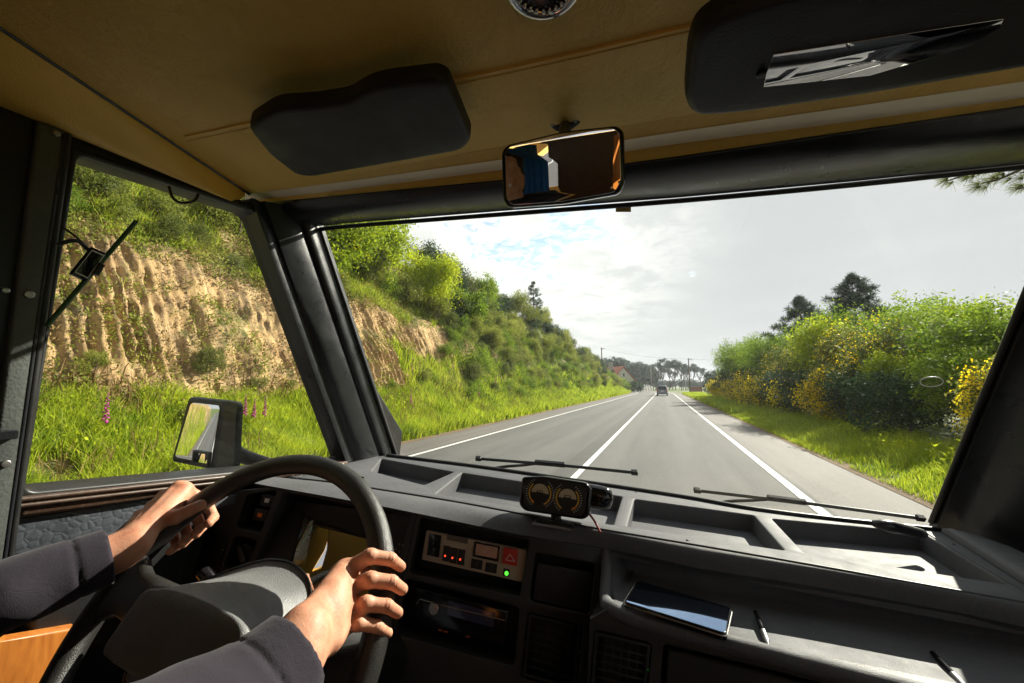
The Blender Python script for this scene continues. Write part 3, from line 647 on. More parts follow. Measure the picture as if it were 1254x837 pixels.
for Y in np.arange(1.0, 13, 0.9): put_hill(int(rg.choice([0, 1, 3])), rg.uniform(5.4, 6.2), Y, rg.uniform(0.5, 0.75)); put_hill(int(rg.integers(0, 4)), rg.uniform(7.2, 8.6), Y + 0.5, rg.uniform(0.75, 1.05)); put_hill(int(rg.integers(0, 4)), rg.uniform(10, 12), Y + 0.5, rg.uniform(1.1, 1.4))
for Y in np.arange(12, 30, 1.3): put_hill(int(rg.choice([0, 0, 1, 3])), rg.uniform(5.3, 6.0), Y, rg.uniform(0.5, 0.8)); 
for Y in np.arange(23, 62, 1.4): put_hill(int(rg.choice([0, 0, 0, 2, 3])), rg.uniform(4.6, 6), Y, rg.uniform(0.8, 1.15)); put_hill(int(rg.choice([0, 2, 0, 2])), rg.uniform(6.5, 9.5), Y, rg.uniform(1.0, 1.45))
for Y in np.arange(19, 62, 0.9): put_hill(int(rg.choice([0, 1, 1, 3])), rg.uniform(1.6, 2.8), Y, rg.uniform(0.3, 0.6))
for Y in np.arange(20, 40, 1.0): put_hill(int(rg.choice([0, 1, 0, 3])), rg.uniform(3.2, 4.6), Y, rg.uniform(0.45, 0.8))
for Y in np.arange(19, 62, 1.5): put_hill(int(rg.choice([0, 1, 1, 3])), rg.uniform(2.4, 3.8), Y, rg.uniform(0.4, 0.8))
for Y in np.arange(22, 62, 1.9): put_hill(int(rg.choice([0, 0, 1, 3])), rg.uniform(3.8, 4.6), Y, rg.uniform(0.6, 0.9))
for Y in np.arange(2, 17, 1.1): put_hill(int(rg.choice([0, 1, 3])), rg.uniform(1.3, 2.5), Y, rg.uniform(0.14, 0.34))
for Y in np.arange(62, 128, 2.4): put_hill(int(rg.choice([0, 0, 1, 2])), rg.uniform(2.0, 4.5), Y, rg.uniform(0.8, 1.1)); put_hill(int(rg.choice([0, 2, 2, 3])), rg.uniform(5, 9), Y, rg.uniform(1.1, 1.6))
p = wX(650, 352, -16.0); x, y, z = onhill(8.0, p[1])
needles_tree('pine_tree', (x, y, z), max(2.5, p[2] - z + 0.6), 1.5, 10, 222, 'small dark pine sticking out of the gorse on the cutting skyline', 'tree', None, M['leaf_dark'])
# scrub tufts and litter plants over the face: uncountable
P_ = []
def scatter(n, slo, shi, ylo, yhi, spread, per, thr, seed):
    rg = np.random.default_rng(seed); s = rg.uniform(slo, shi, n); Y = ylo + (yhi - ylo) * rg.random(n) ** 1.3
    k = fbm(s * 0.9, Y * 0.7, 0, 4, seed) > thr; s, Y = s[k], Y[k]; X, Z = hillpos(s, Y); c = np.stack([X + 0.05, Y, Z + 0.03], 1)
    return np.repeat(c, per, 0) + rg.normal(size=(len(c) * per, 3)) * spread
def stuff(name, pts, size, mat, asp=2.4, seed=1, label='low scrub', cat='scrub', up=0.6):
    V, F = leaves(np.concatenate(pts), size, np.random.default_rng(seed), asp, up=up); return top(name, V, F, mat, label, cat, kind='stuff')
stuff('hillside_scrub', [scatter(5200, 4.1, 8, -2, 30, 0.13, 30, 0.30, 61), scatter(1100, 3.0, 4.9, -2, 34, 0.08, 22, 0.52, 62), scatter(2300, 1.7, 3.6, -2, 60, 0.11, 24, 0.42, 63)], 0.085, M['leaf_grey'], label='low green scrub clinging to the earth of the cutting')
stuff('dry_scrub', [scatter(2600, 3.7, 6.5, -2, 30, 0.11, 20, 0.38, 64), scatter(1600, 2.2, 4.6, -2, 40, 0.08, 16, 0.44, 65), scatter(1700, 1.3, 3.0, -2, 40, 0.10, 16, 0.46, 165)], 0.07, M['leaf_brown'], label='dry brown scrub and roots on the face of the cutting')
stuff('hillside_greenery', [scatter(2600, 4.7, 9, 26, 125, 0.2, 20, 0.2, 66), scatter(2400, 0.9, 4.6, 24, 130, 0.16, 22, 0.40, 67), scatter(4200, 1.2, 5.0, 20, 60, 0.14, 26, 0.30, 69)], 0.11, M['leaf_mid'], label='green undergrowth covering the far part of the cutting')
# grass
def blades(P, h, rg, lean=0.35, wd=0.010):
    n = len(P); a = rg.uniform(0, 2 * math.pi, n); hh = h * rg.uniform(0.45, 1.3, n); ln = rg.normal(size=(n, 2)) * lean * hh[:, None]
    e = np.stack([np.cos(a), np.sin(a), 0 * a], 1) * (wd * rg.uniform(0.6, 1.5, n) * (1 + hh))[:, None]
    mid = P + np.concatenate([ln * 0.3, (hh * 0.6)[:, None]], 1); tip = P + np.concatenate([ln, hh[:, None]], 1)
    V = np.stack([P - e, P + e, mid + e * 0.8, mid - e * 0.8, tip + e * 0.15, tip - e * 0.15], 1).reshape(-1, 3)
    b = np.arange(n)[:, None] * 6; F = np.concatenate([b + [0, 1, 2, 3], b + [3, 2, 4, 5]]); return V, F
rg = np.random.default_rng(90)
def hill_grass(n, slo, shi, ylo, yhi, h, thr, wd, pw=1.0):
    s = slo + (shi - slo) * rg.random(n) ** 1.2; Y = ylo + (yhi - ylo) * rg.random(n) ** pw
    k = fbm(s * 1.1, Y * 0.9, 0, 3, 71) > thr + 0.1 * (s > 2.4); s, Y = s[k], Y[k]; X, Z = hillpos(s, Y)
    return blades(np.stack([X, Y, Z - 0.03], 1), h * (0.55 + 0.8 * fbm(s, Y, 0, 3, 72)), rg, wd=wd)
gA = [hill_grass(75000, 0.0, 2.0, -1, 16, 0.42, 0.22, 0.006), hill_grass(40000, 0.0, 3.2, 14, 45, 0.48, 0.2, 0.012), hill_grass(26000, 0, 3.4, 42, 132, 0.6, 0.15, 0.03), hill_grass(6000, 2.0, 5.2, -1, 20, 0.22, 0.50, 0.006), hill_grass(22000, 4.4, 7.5, -1, 20, 0.4, 0.25, 0.010), hill_grass(9000, 0, 3.2, -30, 0, 0.45, 0.2, 0.012)]
X = 3.75 + (7.2 - 3.75) * rg.random(60000) ** 1.1; Y = 3 + 27 * rg.random(60000); K = fbm(X, Y, 0, 3, 70) > 0.26; X, Y = X[K], Y[K]
gA.append(blades(np.stack([X, Y, verge_z(X, Y) - 0.02], 1), (0.12 + 0.26 * np.clip((X - 3.7) / 1.5, 0, 1)) * (0.6 + 0.8 * fbm(X * 1.5, Y * 1.5, 0, 3, 5)), rg, wd=0.006))
X = 3.85 + 3.6 * rg.random(30000); Y = 28 + 72 * rg.random(30000); gA.append(blades(np.stack([X, Y, verge_z(X, Y) - 0.02], 1), np.full(len(X), 0.4), rg, wd=0.016))
def joinq(gs):
    o = 0; V = []; F = []
    for v, f in gs: V.append(v); F.append(f + o); o += len(v)
    return np.concatenate(V), np.concatenate(F)
V, F = joinq(gA); top('grass', V, F, M['grass'], 'long fresh grass growing along both sides of the road', 'grass', kind='stuff')
rg = np.random.default_rng(940)
s_ = rg.uniform(0.2, 2.3, 6000); Y_ = 40 * rg.random(6000) ** 1.2; k_ = fbm(s_ * 0.9, Y_ * 0.8, 0, 3, 171) > 0.46; X_, Z_ = hillpos(s_[k_], Y_[k_]); V, F = blades(np.stack([X_, Y_[k_], Z_ - 0.03], 1), np.full(k_.sum(), 0.62), rg, wd=0.006, lean=0.25)
top('dry_grass', V, F, M['leaf_brown'], 'tall dry stalks standing in the grass below the cutting', 'grass', kind='stuff')
# weed clumps with broader leaves
c = []
for (x0, y0) in [(4.9, 7.6), (5.3, 8.6), (5.6, 10.5), (5.2, 12.5), (5.5, 16.0)]:
    c.append(np.array([x0, y0, verge_z(np.array(x0), np.array(y0)) + 0.28]) + rg.normal(size=(420, 3)) * [0.3, 0.3, 0.16])
stuff('roadside_weeds', c + [scatter(900, 0.4, 1.9, 0, 30, 0.14, 22, 0.44, 68)], 0.085, M['leaf_lime'], 1.8, label='broad leaved bright weeds among the roadside grass')
# loose stones at the foot of the face and the smooth ochre boulder
rg = np.random.default_rng(515); gs_ = []
for _ in range(420):
    s_ = rg.uniform(1.5, 2.4); Y_ = rg.uniform(0.5, 24); x_, y_, z_ = onhill(s_, Y_); r_ = rg.uniform(0.02, 0.07)
    ph_ = rg.normal(size=(8, 3)); ph_ /= np.linalg.norm(ph_, axis=1)[:, None]; c8 = np.array([(a, b, c) for a in (-1, 1) for b in (-1, 1) for c in (-1, 1)]) * rg.uniform(0.6, 1.1, 3) * r_ + rg.normal(size=(8, 3)) * r_ * 0.25
    gs_.append((c8 + [x_, y_, z_ + r_ * 0.3], [(0, 1, 3, 2), (4, 6, 7, 5), (0, 4, 5, 1), (2, 3, 7, 6), (0, 2, 6, 4), (1, 5, 7, 3)]))
V, F = join(gs_); M['rubble'] = soil('rubble_stone', (0.30, 0.19, 0.08), (0.62, 0.46, 0.27), 12); top('rubble', V, F, M['rubble'], 'loose ochre stones fallen at the foot of the cutting', 'rubble', kind='stuff')
bx_, by_, bz_ = onhill(3.3, float(wX(70, 480, -11.2)[1])); v_, f_ = surf_nets(lambda X, Y, Z: np.maximum(np.maximum(np.maximum(np.sqrt((X / 0.55) ** 2 + (Y / 0.62) ** 2 + (Z / 0.66) ** 2) * 0.55 - 0.55, X * 0.92 + Z * 0.35 + Y * 0.1 - 0.33), X * 0.6 - Y * 0.7 + Z * 0.3 - 0.42), 0.5 * X + 0.8 * Y + 0.2 * Z - 0.46) + 0.03 * (fbm(X * 4, Y * 4, Z * 4, 4, 9) - 0.45), (-0.7, -0.8, -0.8), (0.7, 0.8, 0.8), 0.035)
top('boulder', v_, f_, soil('ochre_boulder', (0.40, 0.22, 0.07), (0.66, 0.44, 0.18), 2.2), 'smooth ochre boulder in the cutting seen low behind the door pillar', 'boulder', smooth=True, loc=(bx_ - 0.50, by_, bz_ - 0.12))
# foxgloves
def foxglove(loc, h, label):
    t = wthing('foxglove', loc, label, 'flower', 'foxgloves on the cutting'); rg = np.random.default_rng(int(h * 1000))
    v, f = tube_geo([(0, 0, 0), (0.01, 0.01, h * 0.6), (0.02, 0, h)], [0.006, 0.003], 5); part(t, 'stem', v, f, M['leaf_mid'], True)
    gg = []
    for k in range(22):
        z = h * (0.5 + 0.5 * k / 22); a = k * 2.4; r = 0.028 * (1.3 - k / 22); d = np.array([math.cos(a), math.sin(a), -0.5])
        gg.append(tube_geo([np.array([0.012, 0, z]), np.array([0.012, 0, z]) + d * r * 0.6, np.array([0.012, 0, z]) + d * r * 1.4], [0.006, 0.019 * (1.3 - 0.8 * k / 22)], 6))
    v, f = join(gg); part(t, 'blossom', v, f, M['pink'], True); return t
for (px, py, s, lab, h) in [(130, 500, 2.6, 'pink foxglove standing alone left of the outside mirror', 1.0), (300, 497, 2.4, 'leftmost of three pink foxgloves right of the outside mirror', 0.9), (311, 500, 2.5, 'middle of three pink foxgloves right of the outside mirror', 0.85), (324, 497, 2.4, 'rightmost of three pink foxgloves right of the outside mirror', 0.95),
        (503, 485, 2.2, 'tall foxglove in the grass just right of the left pillar', 1.2), (586, 478, 2.3, 'foxglove in the green slope below the gorse', 1.2), (607, 465, 2.6, 'foxglove highest up on the green slope', 1.2)]:
    best = None
    for s in np.arange(0.3, 3.4, 0.04):
        X0 = -8.0 - s
        for _ in range(5): Y = float(wX(px, py, X0)[1]); X0, _, z = onhill(s, Y)
        e = abs(float(wX(px, py, X0)[2]) - h * 0.72 - z)
        if best is None or e < best[0]: best = (e, X0, Y, z)
    foxglove((best[1], best[2], best[3]), h, lab)

# ---- distance: house, wall, poles, pines, van
def tile_mat():
    b = MB('roof_tiles'); v = b.coord('Object'); n = b.noise(v, 2, 7, 0.7); b.base(b.ramp(n, [(0.3, (0.30, 0.085, 0.04)), (0.7, (0.47, 0.16, 0.08))])); b.rough(0.8)
    wv = b.n('ShaderNodeTexWave'); b.l(v, wv.inputs[0]); wv.inputs['Scale'].default_value = 1.5; wv.bands_direction = 'X'; b.bump(wv.outputs['Fac'], 0.6, 0.1); return b.m
M['tiles'] = tile_mat(); M['render'] = simple('house_render', (0.55, 0.50, 0.42), 0.85, var=0.12); M['stone'] = simple('wall_stone', (0.30, 0.27, 0.23), 0.9); M['darkglass'] = simple('dark_window', (0.02, 0.025, 0.03), 0.08)
HY = 128.0; hp = wY(764, 472, HY); hx = float(hp[0])
h = wthing('stone_house', (hx, HY, 0), 'pale gabled house with a red tiled roof and chimney beyond the left bend', 'house')
wd, dp, eh, rh = 3.9, 11.0, 3.6, 7.9                       # gable faces the road end
ro = 4.0
V, F = join([loft_geo([[(-wd, 0, 0), (wd, 0, 0), (wd, 0, eh), (0, 0, rh - 0.25), (-wd, 0, eh)], [(-wd, dp, 0), (wd, dp, 0), (wd, dp, eh), (0, dp, rh - 0.25), (-wd, dp, eh)]])])
h.rotation_euler.z = R_(38)
part(h, 'wall', V, F, M['render'])
V, F = join([loft_geo([[(sg * 0.0, -0.5, rh), (sg * (wd + 0.6), -0.5, eh - 0.5), (sg * (wd + 0.6), -0.5, eh - 0.3), (0, -0.5, rh + 0.22)], [(0, dp + 0.5, rh), (sg * (wd + 0.6), dp + 0.5, eh - 0.5), (sg * (wd + 0.6), dp + 0.5, eh - 0.3), (0, dp + 0.5, rh + 0.22)]]) for sg in (-1, 1)])
rf = part(h, 'roof', V, F, M['tiles'])
V, F = box_geo((-2.6, 3.0, 7.6), (0.9, 1.3, 3.4)); part(rf, 'chimney', V, F, M['stone'])
for (a, z, w_) in [(-1.6, 1.6, 0.9), (1.6, 1.6, 0.9), (0, 5.2, 0.8)]:
    V, F = box_geo((a, -0.02, z), (w_, 0.12, 1.2)); f_ = part(h, 'window', V, F, M['darkglass'])
    V, F = join([box_geo((a + sx_, -0.05, z), (0.1, 0.14, 1.36)) for sx_ in (-w_ / 2, w_ / 2)] + [box_geo((a, -0.05, z + sz), (w_ - 0.1, 0.14, 0.1)) for sz in (-0.63, 0.63)]); part(f_, 'frame', V, F, M['white'])
for (px, py, Yd, r, lab) in [(756, 466, 112, 3.3, 'round green garden bush in front of the red roofed house'), (772, 470, 116, 2.4, 'dark garden bush right of the gable of the house'), (784, 468, 124, 2.2, 'clipped dark bush standing between house and road wall')]:
    q = wY(px, py, Yd); rg = np.random.default_rng(px); make_tree('garden_bush', (float(q[0]), Yd, 0), lobes_bush(rg, r, r * 1.25, 7), 3500, 0.3, M['leaf_mid' if px == 756 else 'leaf_dark'], lab, 'bush', None, px, clump=0.3)
q0, q1 = wY(771, 473, 130), wY(798, 473, 150)
wl = wthing('garden_wall', (float(q0[0]), 130, 0), 'low stone garden wall with pale posts beside the road bend', 'wall')
d = np.array([q1[0] - q0[0], 20.0, 0]); L_ = np.linalg.norm(d); d /= L_
V, F = box_geo(d * L_ / 2 + [0, 0, 0.5], (L_, 0.25, 1.0), d, (-d[1], d[0], 0)); part(wl, 'wall_base', V, F, M['stone'])
for k in range(9): V, F = box_geo(d * L_ * k / 8 + [0, 0, 0.85], (0.45, 0.45, 1.7), d, (-d[1], d[0], 0)); part(wl, 'post', V, F, M['white'])
V, F = box_geo(d * L_ / 2 + [0, 0, 1.35], (L_, 0.08, 0.12), d, (-d[1], d[0], 0)); part(wl, 'rail', V, F, M['white'])
def pole(px, pyt, Y, label, arm=True, m='poleconc'):
    b = wY(px, 478, Y); t = wY(px, pyt, Y); H = float(t[2]); tt = wthing('utility_pole', (float(b[0]), Y, 0), label, 'pole', 'utility poles along the road')
    V, F = tube_geo([(0, 0, -0.2), (0, 0, H)], [0.19, 0.12], 8); part(tt, 'post', V, F, M[m], True)
    if arm:
        V, F = box_geo((0.25, 0, H - 0.35), (1.3, 0.12, 0.12)); part(tt, 'crossarm', V, F, M['steel'])
        V, F = join([tube_geo([(x_, 0, H - 0.3), (x_, 0, H)], 0.06, 6) for x_ in (-0.3, 0.25, 0.8)]); part(tt, 'insulator', V, F, M['white'])
    return np.array([float(b[0]), Y, H - 0.1])
a1 = pole(738, 426, 105, 'grey utility pole rising behind the end of the cutting', m='bark'); a2 = pole(845, 439, 108, 'dark utility pole at the right edge of the far road', m='bark')
a3 = pole(798, 449, 150, 'short concrete pole left of the silver van', False); pole(808.5, 454, 165, 'thin pale pole directly above the silver van', False); pole(840, 458, 175, 'thin far pole among the pines left of the dark utility pole', False)
def wire(p, q, sag, lab):
    P = [p + (q - p) * t - np.array([0, 0, sag * 4 * t * (1 - t)]) for t in np.linspace(0, 1, 14)]; V, F = tube_geo(P, 0.018, 4); top('power_line', V, F, M['cable'], lab, 'wire', smooth=True)
wire(a1, a2, 0.8, 'thin power line crossing the road between two poles'); wire(a2, np.array([45., 112., 9.0]), 1.0, 'power line leaving the dark pole to the right')
# umbrella pines
rgp = np.random.default_rng(33)
def upine(seed, H, spread, label):
    rg = np.random.default_rng(seed); t = wthing('umbrella_pine', (0, 0, 0), label, 'tree', 'tall pines on the skyline beyond the bend')
    lb = [(rg.uniform(-1, 1) * spread * 0.6, rg.uniform(-1, 1) * spread * 0.6, H * rg.uniform(0.68, 0.93), spread * rg.uniform(0.35, 0.6), spread * rg.uniform(0.35, 0.6), H * rg.uniform(0.035, 0.08)) for _ in range(9)]
    V, F = leaves(crown_pts(3000, lb, rg, 0.30, 24, 0.3), 0.42, rg, 2.2); part(t, 'crown', V, F, M['leaf_far'], fix=False)
    V, F = limbs(H, lb, rg, 0.22); part(t, 'trunk', V, F, M['bark'], True, fix=False); return t
ups = [upine(50 + i, 14, 3.6, 'tall umbrella pine with a bare trunk among the skyline pines beyond the bend') for i in range(3)]
sp = [(795, 447, 185), (803, 441, 195), (818, 440, 190), (826, 443, 200), (833, 441, 188), (841, 447, 205), (848, 446, 190), (856, 447, 200), (811, 448, 215), (866, 456, 215), (823, 452, 220), (836, 452, 225), (786, 446, 190)]
for i, (px, py, Y) in enumerate(sp):
    q = wY(px, py, Y); sc = float(q[2]) / 13.6; loc = (float(q[0]), Y, 0)
    if i < 3: ups[i].location = loc; ups[i].scale = (sc,) * 3
    else: copy_thing(ups[i % 3], loc, rgp.uniform(0, 6), sc)
dk = make_tree('dense_pine', (0, 0, 0), [(rgp.uniform(-2.2, 2.2), rgp.uniform(-2, 2), rgp.uniform(4, 9.5), 2.0, 2.0, 2.0) for _ in range(9)], 3200, 0.5, M['leaf_far'], 'dense dark pine in the wood behind the red roofed house', 'tree', 'dense pines of the far wood', 60, clump=0.35, r0=0.2)
first = True
for i, px in enumerate(np.linspace(737, 802, 22)):
    Y = float(rgp.uniform(165, 215)); q = wY(px, np.interp(px, [737, 745, 760, 775, 802], [440, 437, 438, 443, 450]) + rgp.uniform(-1, 3), Y); sc = float(q[2]) / 11.0
    if first: dk.location = (float(q[0]), Y, 0); dk.scale = (sc,) * 3; first = False
    else: copy_thing(dk, (float(q[0]), Y, 0), rgp.uniform(0, 6), sc)
for i, px in enumerate(np.linspace(800, 868, 16)):
    Y = float(rgp.uniform(228, 250)); q = wY(px, 466 + rgp.uniform(-2, 2), Y); sc = float(q[2]) / 11.0
    copy_thing(dk, (float(q[0]), Y, 0), rgp.uniform(0, 6), (sc * 1.5, sc * 1.5, sc), 'low dark tree in the hedge behind the skyline pines', 'hedge trees beyond the bend')
q = wY(852, 476, 135); sh = wthing('brick_shed', (float(q[0]), 135, 0), 'low reddish brick shed at the far right of the road', 'shed')
V, F = box_geo((0, 0, 0.8), (3.4, 3, 1.6)); part(sh, 'wall', V, F, simple('brick_red', (0.28, 0.11, 0.08), 0.9)); V, F = box_geo((0, 0, 1.7), (3.8, 3.5, 0.2)); part(sh, 'roof', V, F, M['stone'])
# hills on the horizon
def ridge(name, pts, Y, mat):
    V = [(x, Y, -0.5) for x, z in pts] + [(x, Y, z) for x, z in pts] + [(x, Y + 500, -0.5) for x, z in pts]; n = len(pts)
    F = [(i, i + 1, n + i + 1, n + i) for i in range(n - 1)] + [(n + i, n + i + 1, 2 * n + i + 1, 2 * n + i) for i in range(n - 1)]; top(name, V, F, mat, kind='structure')
ridge('hills', [(x, 6 + 14 * float(fbm(x * 0.004, 1.2, 0, 4, 3))) for x in range(-1100, 1400, 30)], 1400, M['meadow'])

# the silver van ahead
vb = simple('van_silver', (0.20, 0.22, 0.26), 0.3, metal=0.3, var=0.03)
vn = wthing('silver_van', (-0.33, 77.0, 0.012), 'silver minivan driving ahead in the right lane with a box on its roof', 'van')
def ring(y, hw, z0, z1, tw): return [(-hw, y, z0), (hw, y, z0), (hw + 0.03, y, z0 + 0.45), (hw, y, z1 * 0.55), (tw, y, z1 - 0.12), (tw * 0.86, y, z1), (-tw * 0.86, y, z1), (-tw, y, z1 - 0.12), (-hw, y, z1 * 0.55), (-hw - 0.03, y, z0 + 0.45)]
V, F = loft_geo([ring(0, 0.88, 0.35, 1.80, 0.70), ring(0.12, 0.92, 0.30, 1.90, 0.76), ring(2.4, 0.95, 0.28, 1.93, 0.80), ring(3.4, 0.95, 0.28, 1.82, 0.76), ring(4.2, 0.93, 0.30, 1.15, 0.74), ring(4.9, 0.86, 0.34, 0.85, 0.68)]); autosmooth(part(vn, 'body', V, F, vb, True), 30)
pv = Plane((0, 0, 0), (1, 0, 0), (0, 0, 1))
V, F = plate_geo(pv, rounded([(-0.66, 1.12), (0.66, 1.12), (0.60, 1.70), (-0.60, 1.70)], 0.08), (), 0.03, 0.01, 0.028); part(vn, 'rear_window', V, F, M['darkglass'])
for sg in (-1, 1):
    V, F = box_geo((sg * 0.80, -0.02, 1.05), (0.13, 0.08, 0.55)); part(vn, 'tail_light', V, F, M['red'])
    for yw in (0.85, 3.9):
        V, F = join([tube_geo([(sg * 0.74, yw, 0.32), (sg * 0.95, yw, 0.32)], 0.32, 20)]); wh = part(vn, 'wheel', V, F, M['black'], True); autosmooth(wh)
        V, F = tube_geo([(sg * 0.90, yw, 0.32), (sg * 0.965, yw, 0.32)], 0.19, 16); autosmooth(part(wh, 'rim', V, F, M['steel'], True))
V, F = box_geo((0, -0.05, 0.48), (1.72, 0.14, 0.26), bev=0.04); part(vn, 'bumper', V, F, vb)
V, F = box_geo((0, -0.04, 0.86), (0.5, 0.05, 0.12)); part(vn, 'number_plate', V, F, M['white'])
V, F = join([box_geo((s_, 1.7, 1.97), (0.05, 2.0, 0.08)) for s_ in (-0.62, 0.62)]); part(vn, 'roof_rail', V, F, M['black'])
V, F = loft_geo([[(-0.32 + a * c2, y_, 2.24 + 0.24 * s2) for a, c2, s2 in [(0.32 * 1, math.cos(q_), math.sin(q_)) for q_ in np.linspace(0, 2 * math.pi, 14)[:-1]]] for y_ in (0.5, 0.7, 2.1, 2.3)])
autosmooth(part(vn, 'roof_box', V, F, simple('box_bluegrey', (0.16, 0.20, 0.28), 0.35), True))
# overhanging pine at the right, only its branch ends reach the windscreen
op = wthing('roadside_pine', (6.6, 3.2, 0.05), 'pine whose branch ends hang in at the top right of the windscreen', 'tree')
V, F = tube_geo(catmull([(0, 0, -0.3), (0.1, 0.1, 2.5), (0.0, 0.1, 5.6), (0.1, 0, 8)], 4), [0.22, 0.10], 10); part(op, 'trunk', V, F, M['bark'], True)
gt, nd = [], []; rg = np.random.default_rng(9)
for k, (px, py, Y) in enumerate([(1160, 222, 5.6), (1185, 214, 5.7), (1200, 226, 5.6), (1222, 212, 5.6), (1245, 232, 5.4), (1250, 212, 5.5), (1290, 220, 5.2), (1320, 200, 5.0), (1240, 195, 5.9), (1190, 190, 6.1)]):
    tip = wY(px, py, Y) - np.array([6.6, 3.2, 0.05]); st = np.array([0.0, 0.1, 4.4 + 0.1 * k]); mid = (st + tip) / 2 + [0, 0, 0.5]; P = catmull([st, mid, tip + [0.35, -0.2, 0.10], tip], 6)
    gt.append(tube_geo(P, [0.03, 0.006], 6))
    for f in np.linspace(0.72, 1.0, 7):
        c = P[min(len(P) - 1, int(f * (len(P) - 1)))] + rg.normal(size=3) * 0.03
        for _ in range(60):
            dd = (P[-1] - P[-4]); dd = dd / np.linalg.norm(dd) * 0.9 + rg.normal(size=3) * 0.6; dd /= np.linalg.norm(dd); e = np.cross(dd, rg.normal(size=3)); e /= np.linalg.norm(e); l = rg.uniform(0.07, 0.13); nd.append(np.stack([c - e * 0.0016, c + e * 0.0016, c + dd * l + e * 0.0008, c + dd * l - e * 0.0008]))
V, F = join(gt); part(op, 'branch', V, F, M['bark'], True)
nd = np.concatenate(nd); part(op, 'needles', nd, np.arange(len(nd)).reshape(-1, 4), M['leaf_olive'], fix=False)

# ================================================================== THE CAMPER VAN, seen from inside its cab
VB = (-0.1, 0.0, -1.72)
van = vthing('camper_van', VB, 'cab of an old camper van seen from inside, black dashboard and tan vinyl headliner', 'van')
WS = (np.array([-0.87, 1.156, -0.30]), np.array([0.665, 1.39, -0.30]))
WT = on(390, 280, 0, -0.86)
ws = Plane(WS[0], WS[1] - WS[0], WT - WS[0])                     # windscreen
zD = -0.30
dk = Plane((0, 0, zD), (1, 0, 0), (0, 1, 0))                      # dashboard deck
lw = Plane((-0.88, 0, 0), (0, 1, 0), (0, 0, 1))                   # driver's door
f0, f1 = on(350, 599, 0, -0.745), on(736, 668, 2, -0.33)
fa = Plane(f0, f1 - f0, (0.0, 0.06, 0.30))                        # instrument fascia
ROOF = lambda x, y=0: 0.36 + 0.0333 * (x + 0.85)
rp = Plane((-0.85, 0, 0.36), (1, 0, 0.0333), (0, -1, 0))

# --- roof
A_, B_ = rp.px(0, 35), rp.px(305, 238)
d = (B_ - A_); back = A_ + d / d[1] * (1.9 + A_[1]) * -1 if False else A_ - d / np.linalg.norm(d) * 0.25
u = lambda px, py: rp.px(px, py)
fr = [u(305, 238), u(581, 186), u(840, 142), u(1254, 76)]
right = np.array([1.68, fr[-1][1] + 0.02])
outer = [B_, fr[1], fr[2], fr[3], right, np.array([1.68, 1.0]), np.array([-0.02, 1.0]), np.array([-0.02, 0.25]), back]
o = plate(van, 'headliner', rp, outer, (), 0.03, 0.001, mat=M['tan'], px=False)
# seam with piping across the lining
sm_ = [(228, 167), (330, 145), (545, 100), (700, 66), (848, 31), (1100, -25)]
tube(o, 'seam', catmull([rp.hit(*p, -0.0005) for p in sm_], 5), 0.0035, M['tan_smooth'], 6)
tube(o, 'seam', catmull([rp.hit(p[0] + 2, p[1] + 6, -0.001) for p in sm_], 5), 0.0022, M['tan'], 6)
# dome lamp
c = rp.px(665, -30); V, F = join([tube_geo([rp.at(c[0] + 0.034 * math.cos(a), c[1] + 0.034 * math.sin(a), 0.006) for a in np.linspace(0, 2 * math.pi, 33)[:-1]], 0.006, 8, True)])
dl = part(o, 'dome_lamp', V, F, M['chrome'], True)
V, F = disc_geo(rp, c, 0.026, 0.012, 0.010, bev=0.003); autosmooth(part(dl, 'lamp_lens', V, F, M['blackgloss']))
V, F = join([tube_geo([rp.at(c[0] + 0.024 * math.cos(a), c[1] + 0.024 * math.sin(a), 0.010), rp.at(c[0] + 0.028 * math.cos(a), c[1] + 0.028 * math.sin(a), 0.013)], 0.002, 5) for a in np.linspace(0, 2 * math.pi, 25)[:-1]]); part(dl, 'lamp_grip', V, F, M['chrome'], True)
# --- long tan bolster along the door side of the roof
rings = []
up0, up1 = rp.hit(0, 35), rp.hit(305, 238)
lo0, lo1 = on(0, 125, 0, -0.875), on(293, 243, 0, -0.875)
for t in [-1.9, -0.6, 0, 0.3, 0.6, 0.8, 0.92, 0.98, 1.0]:
    a = up0 + (up1 - up0) * min(t, 1); b = lo0 + (lo1 - lo0) * min(t, 1)
    if t < 0: a = up0 + (up1 - up0) * t * 0.35; a[1] = up0[1] + (up1[1] - up0[1]) * t * 1.6; b[1] = a[1]; b[2] = lo0[2]
    k = 1.0 if t < 0.9 else (0.9 if t < 0.95 else (0.62 if t < 0.99 else 0.1))
    mid = (a + b) / 2; nrm = np.array([0.35, 0, -0.9]); nrm /= np.linalg.norm(nrm); bul = 0.028 * k
    rr = []
    for s in np.linspace(0, 1, 9): rr.append(a + (b - a) * s + nrm * bul * (math.sin(math.pi * min(1, s * 0.9 + 0.05)) ** 0.7) * (0.55 + 0.75 * s))
    rr.append(b + np.array([-0.03, 0, 0.0])); rr.append(b + np.array([-0.03, 0, 0.07])); rr.append(a + np.array([-0.0, 0, 0.03]))
    if t > 0.95: rr = [mid + (q - mid) * k for q in rr]
    rings.append(rr)
bo = loft(van, 'roof_bolster', rings, M['tan_smooth'])
tube(bo, 'piping', [up0 + (up1 - up0) * t + np.array([0.002, 0, -0.001]) for t in np.linspace(-0.3, 1.0, 12)], 0.0028, M['black'], 6)
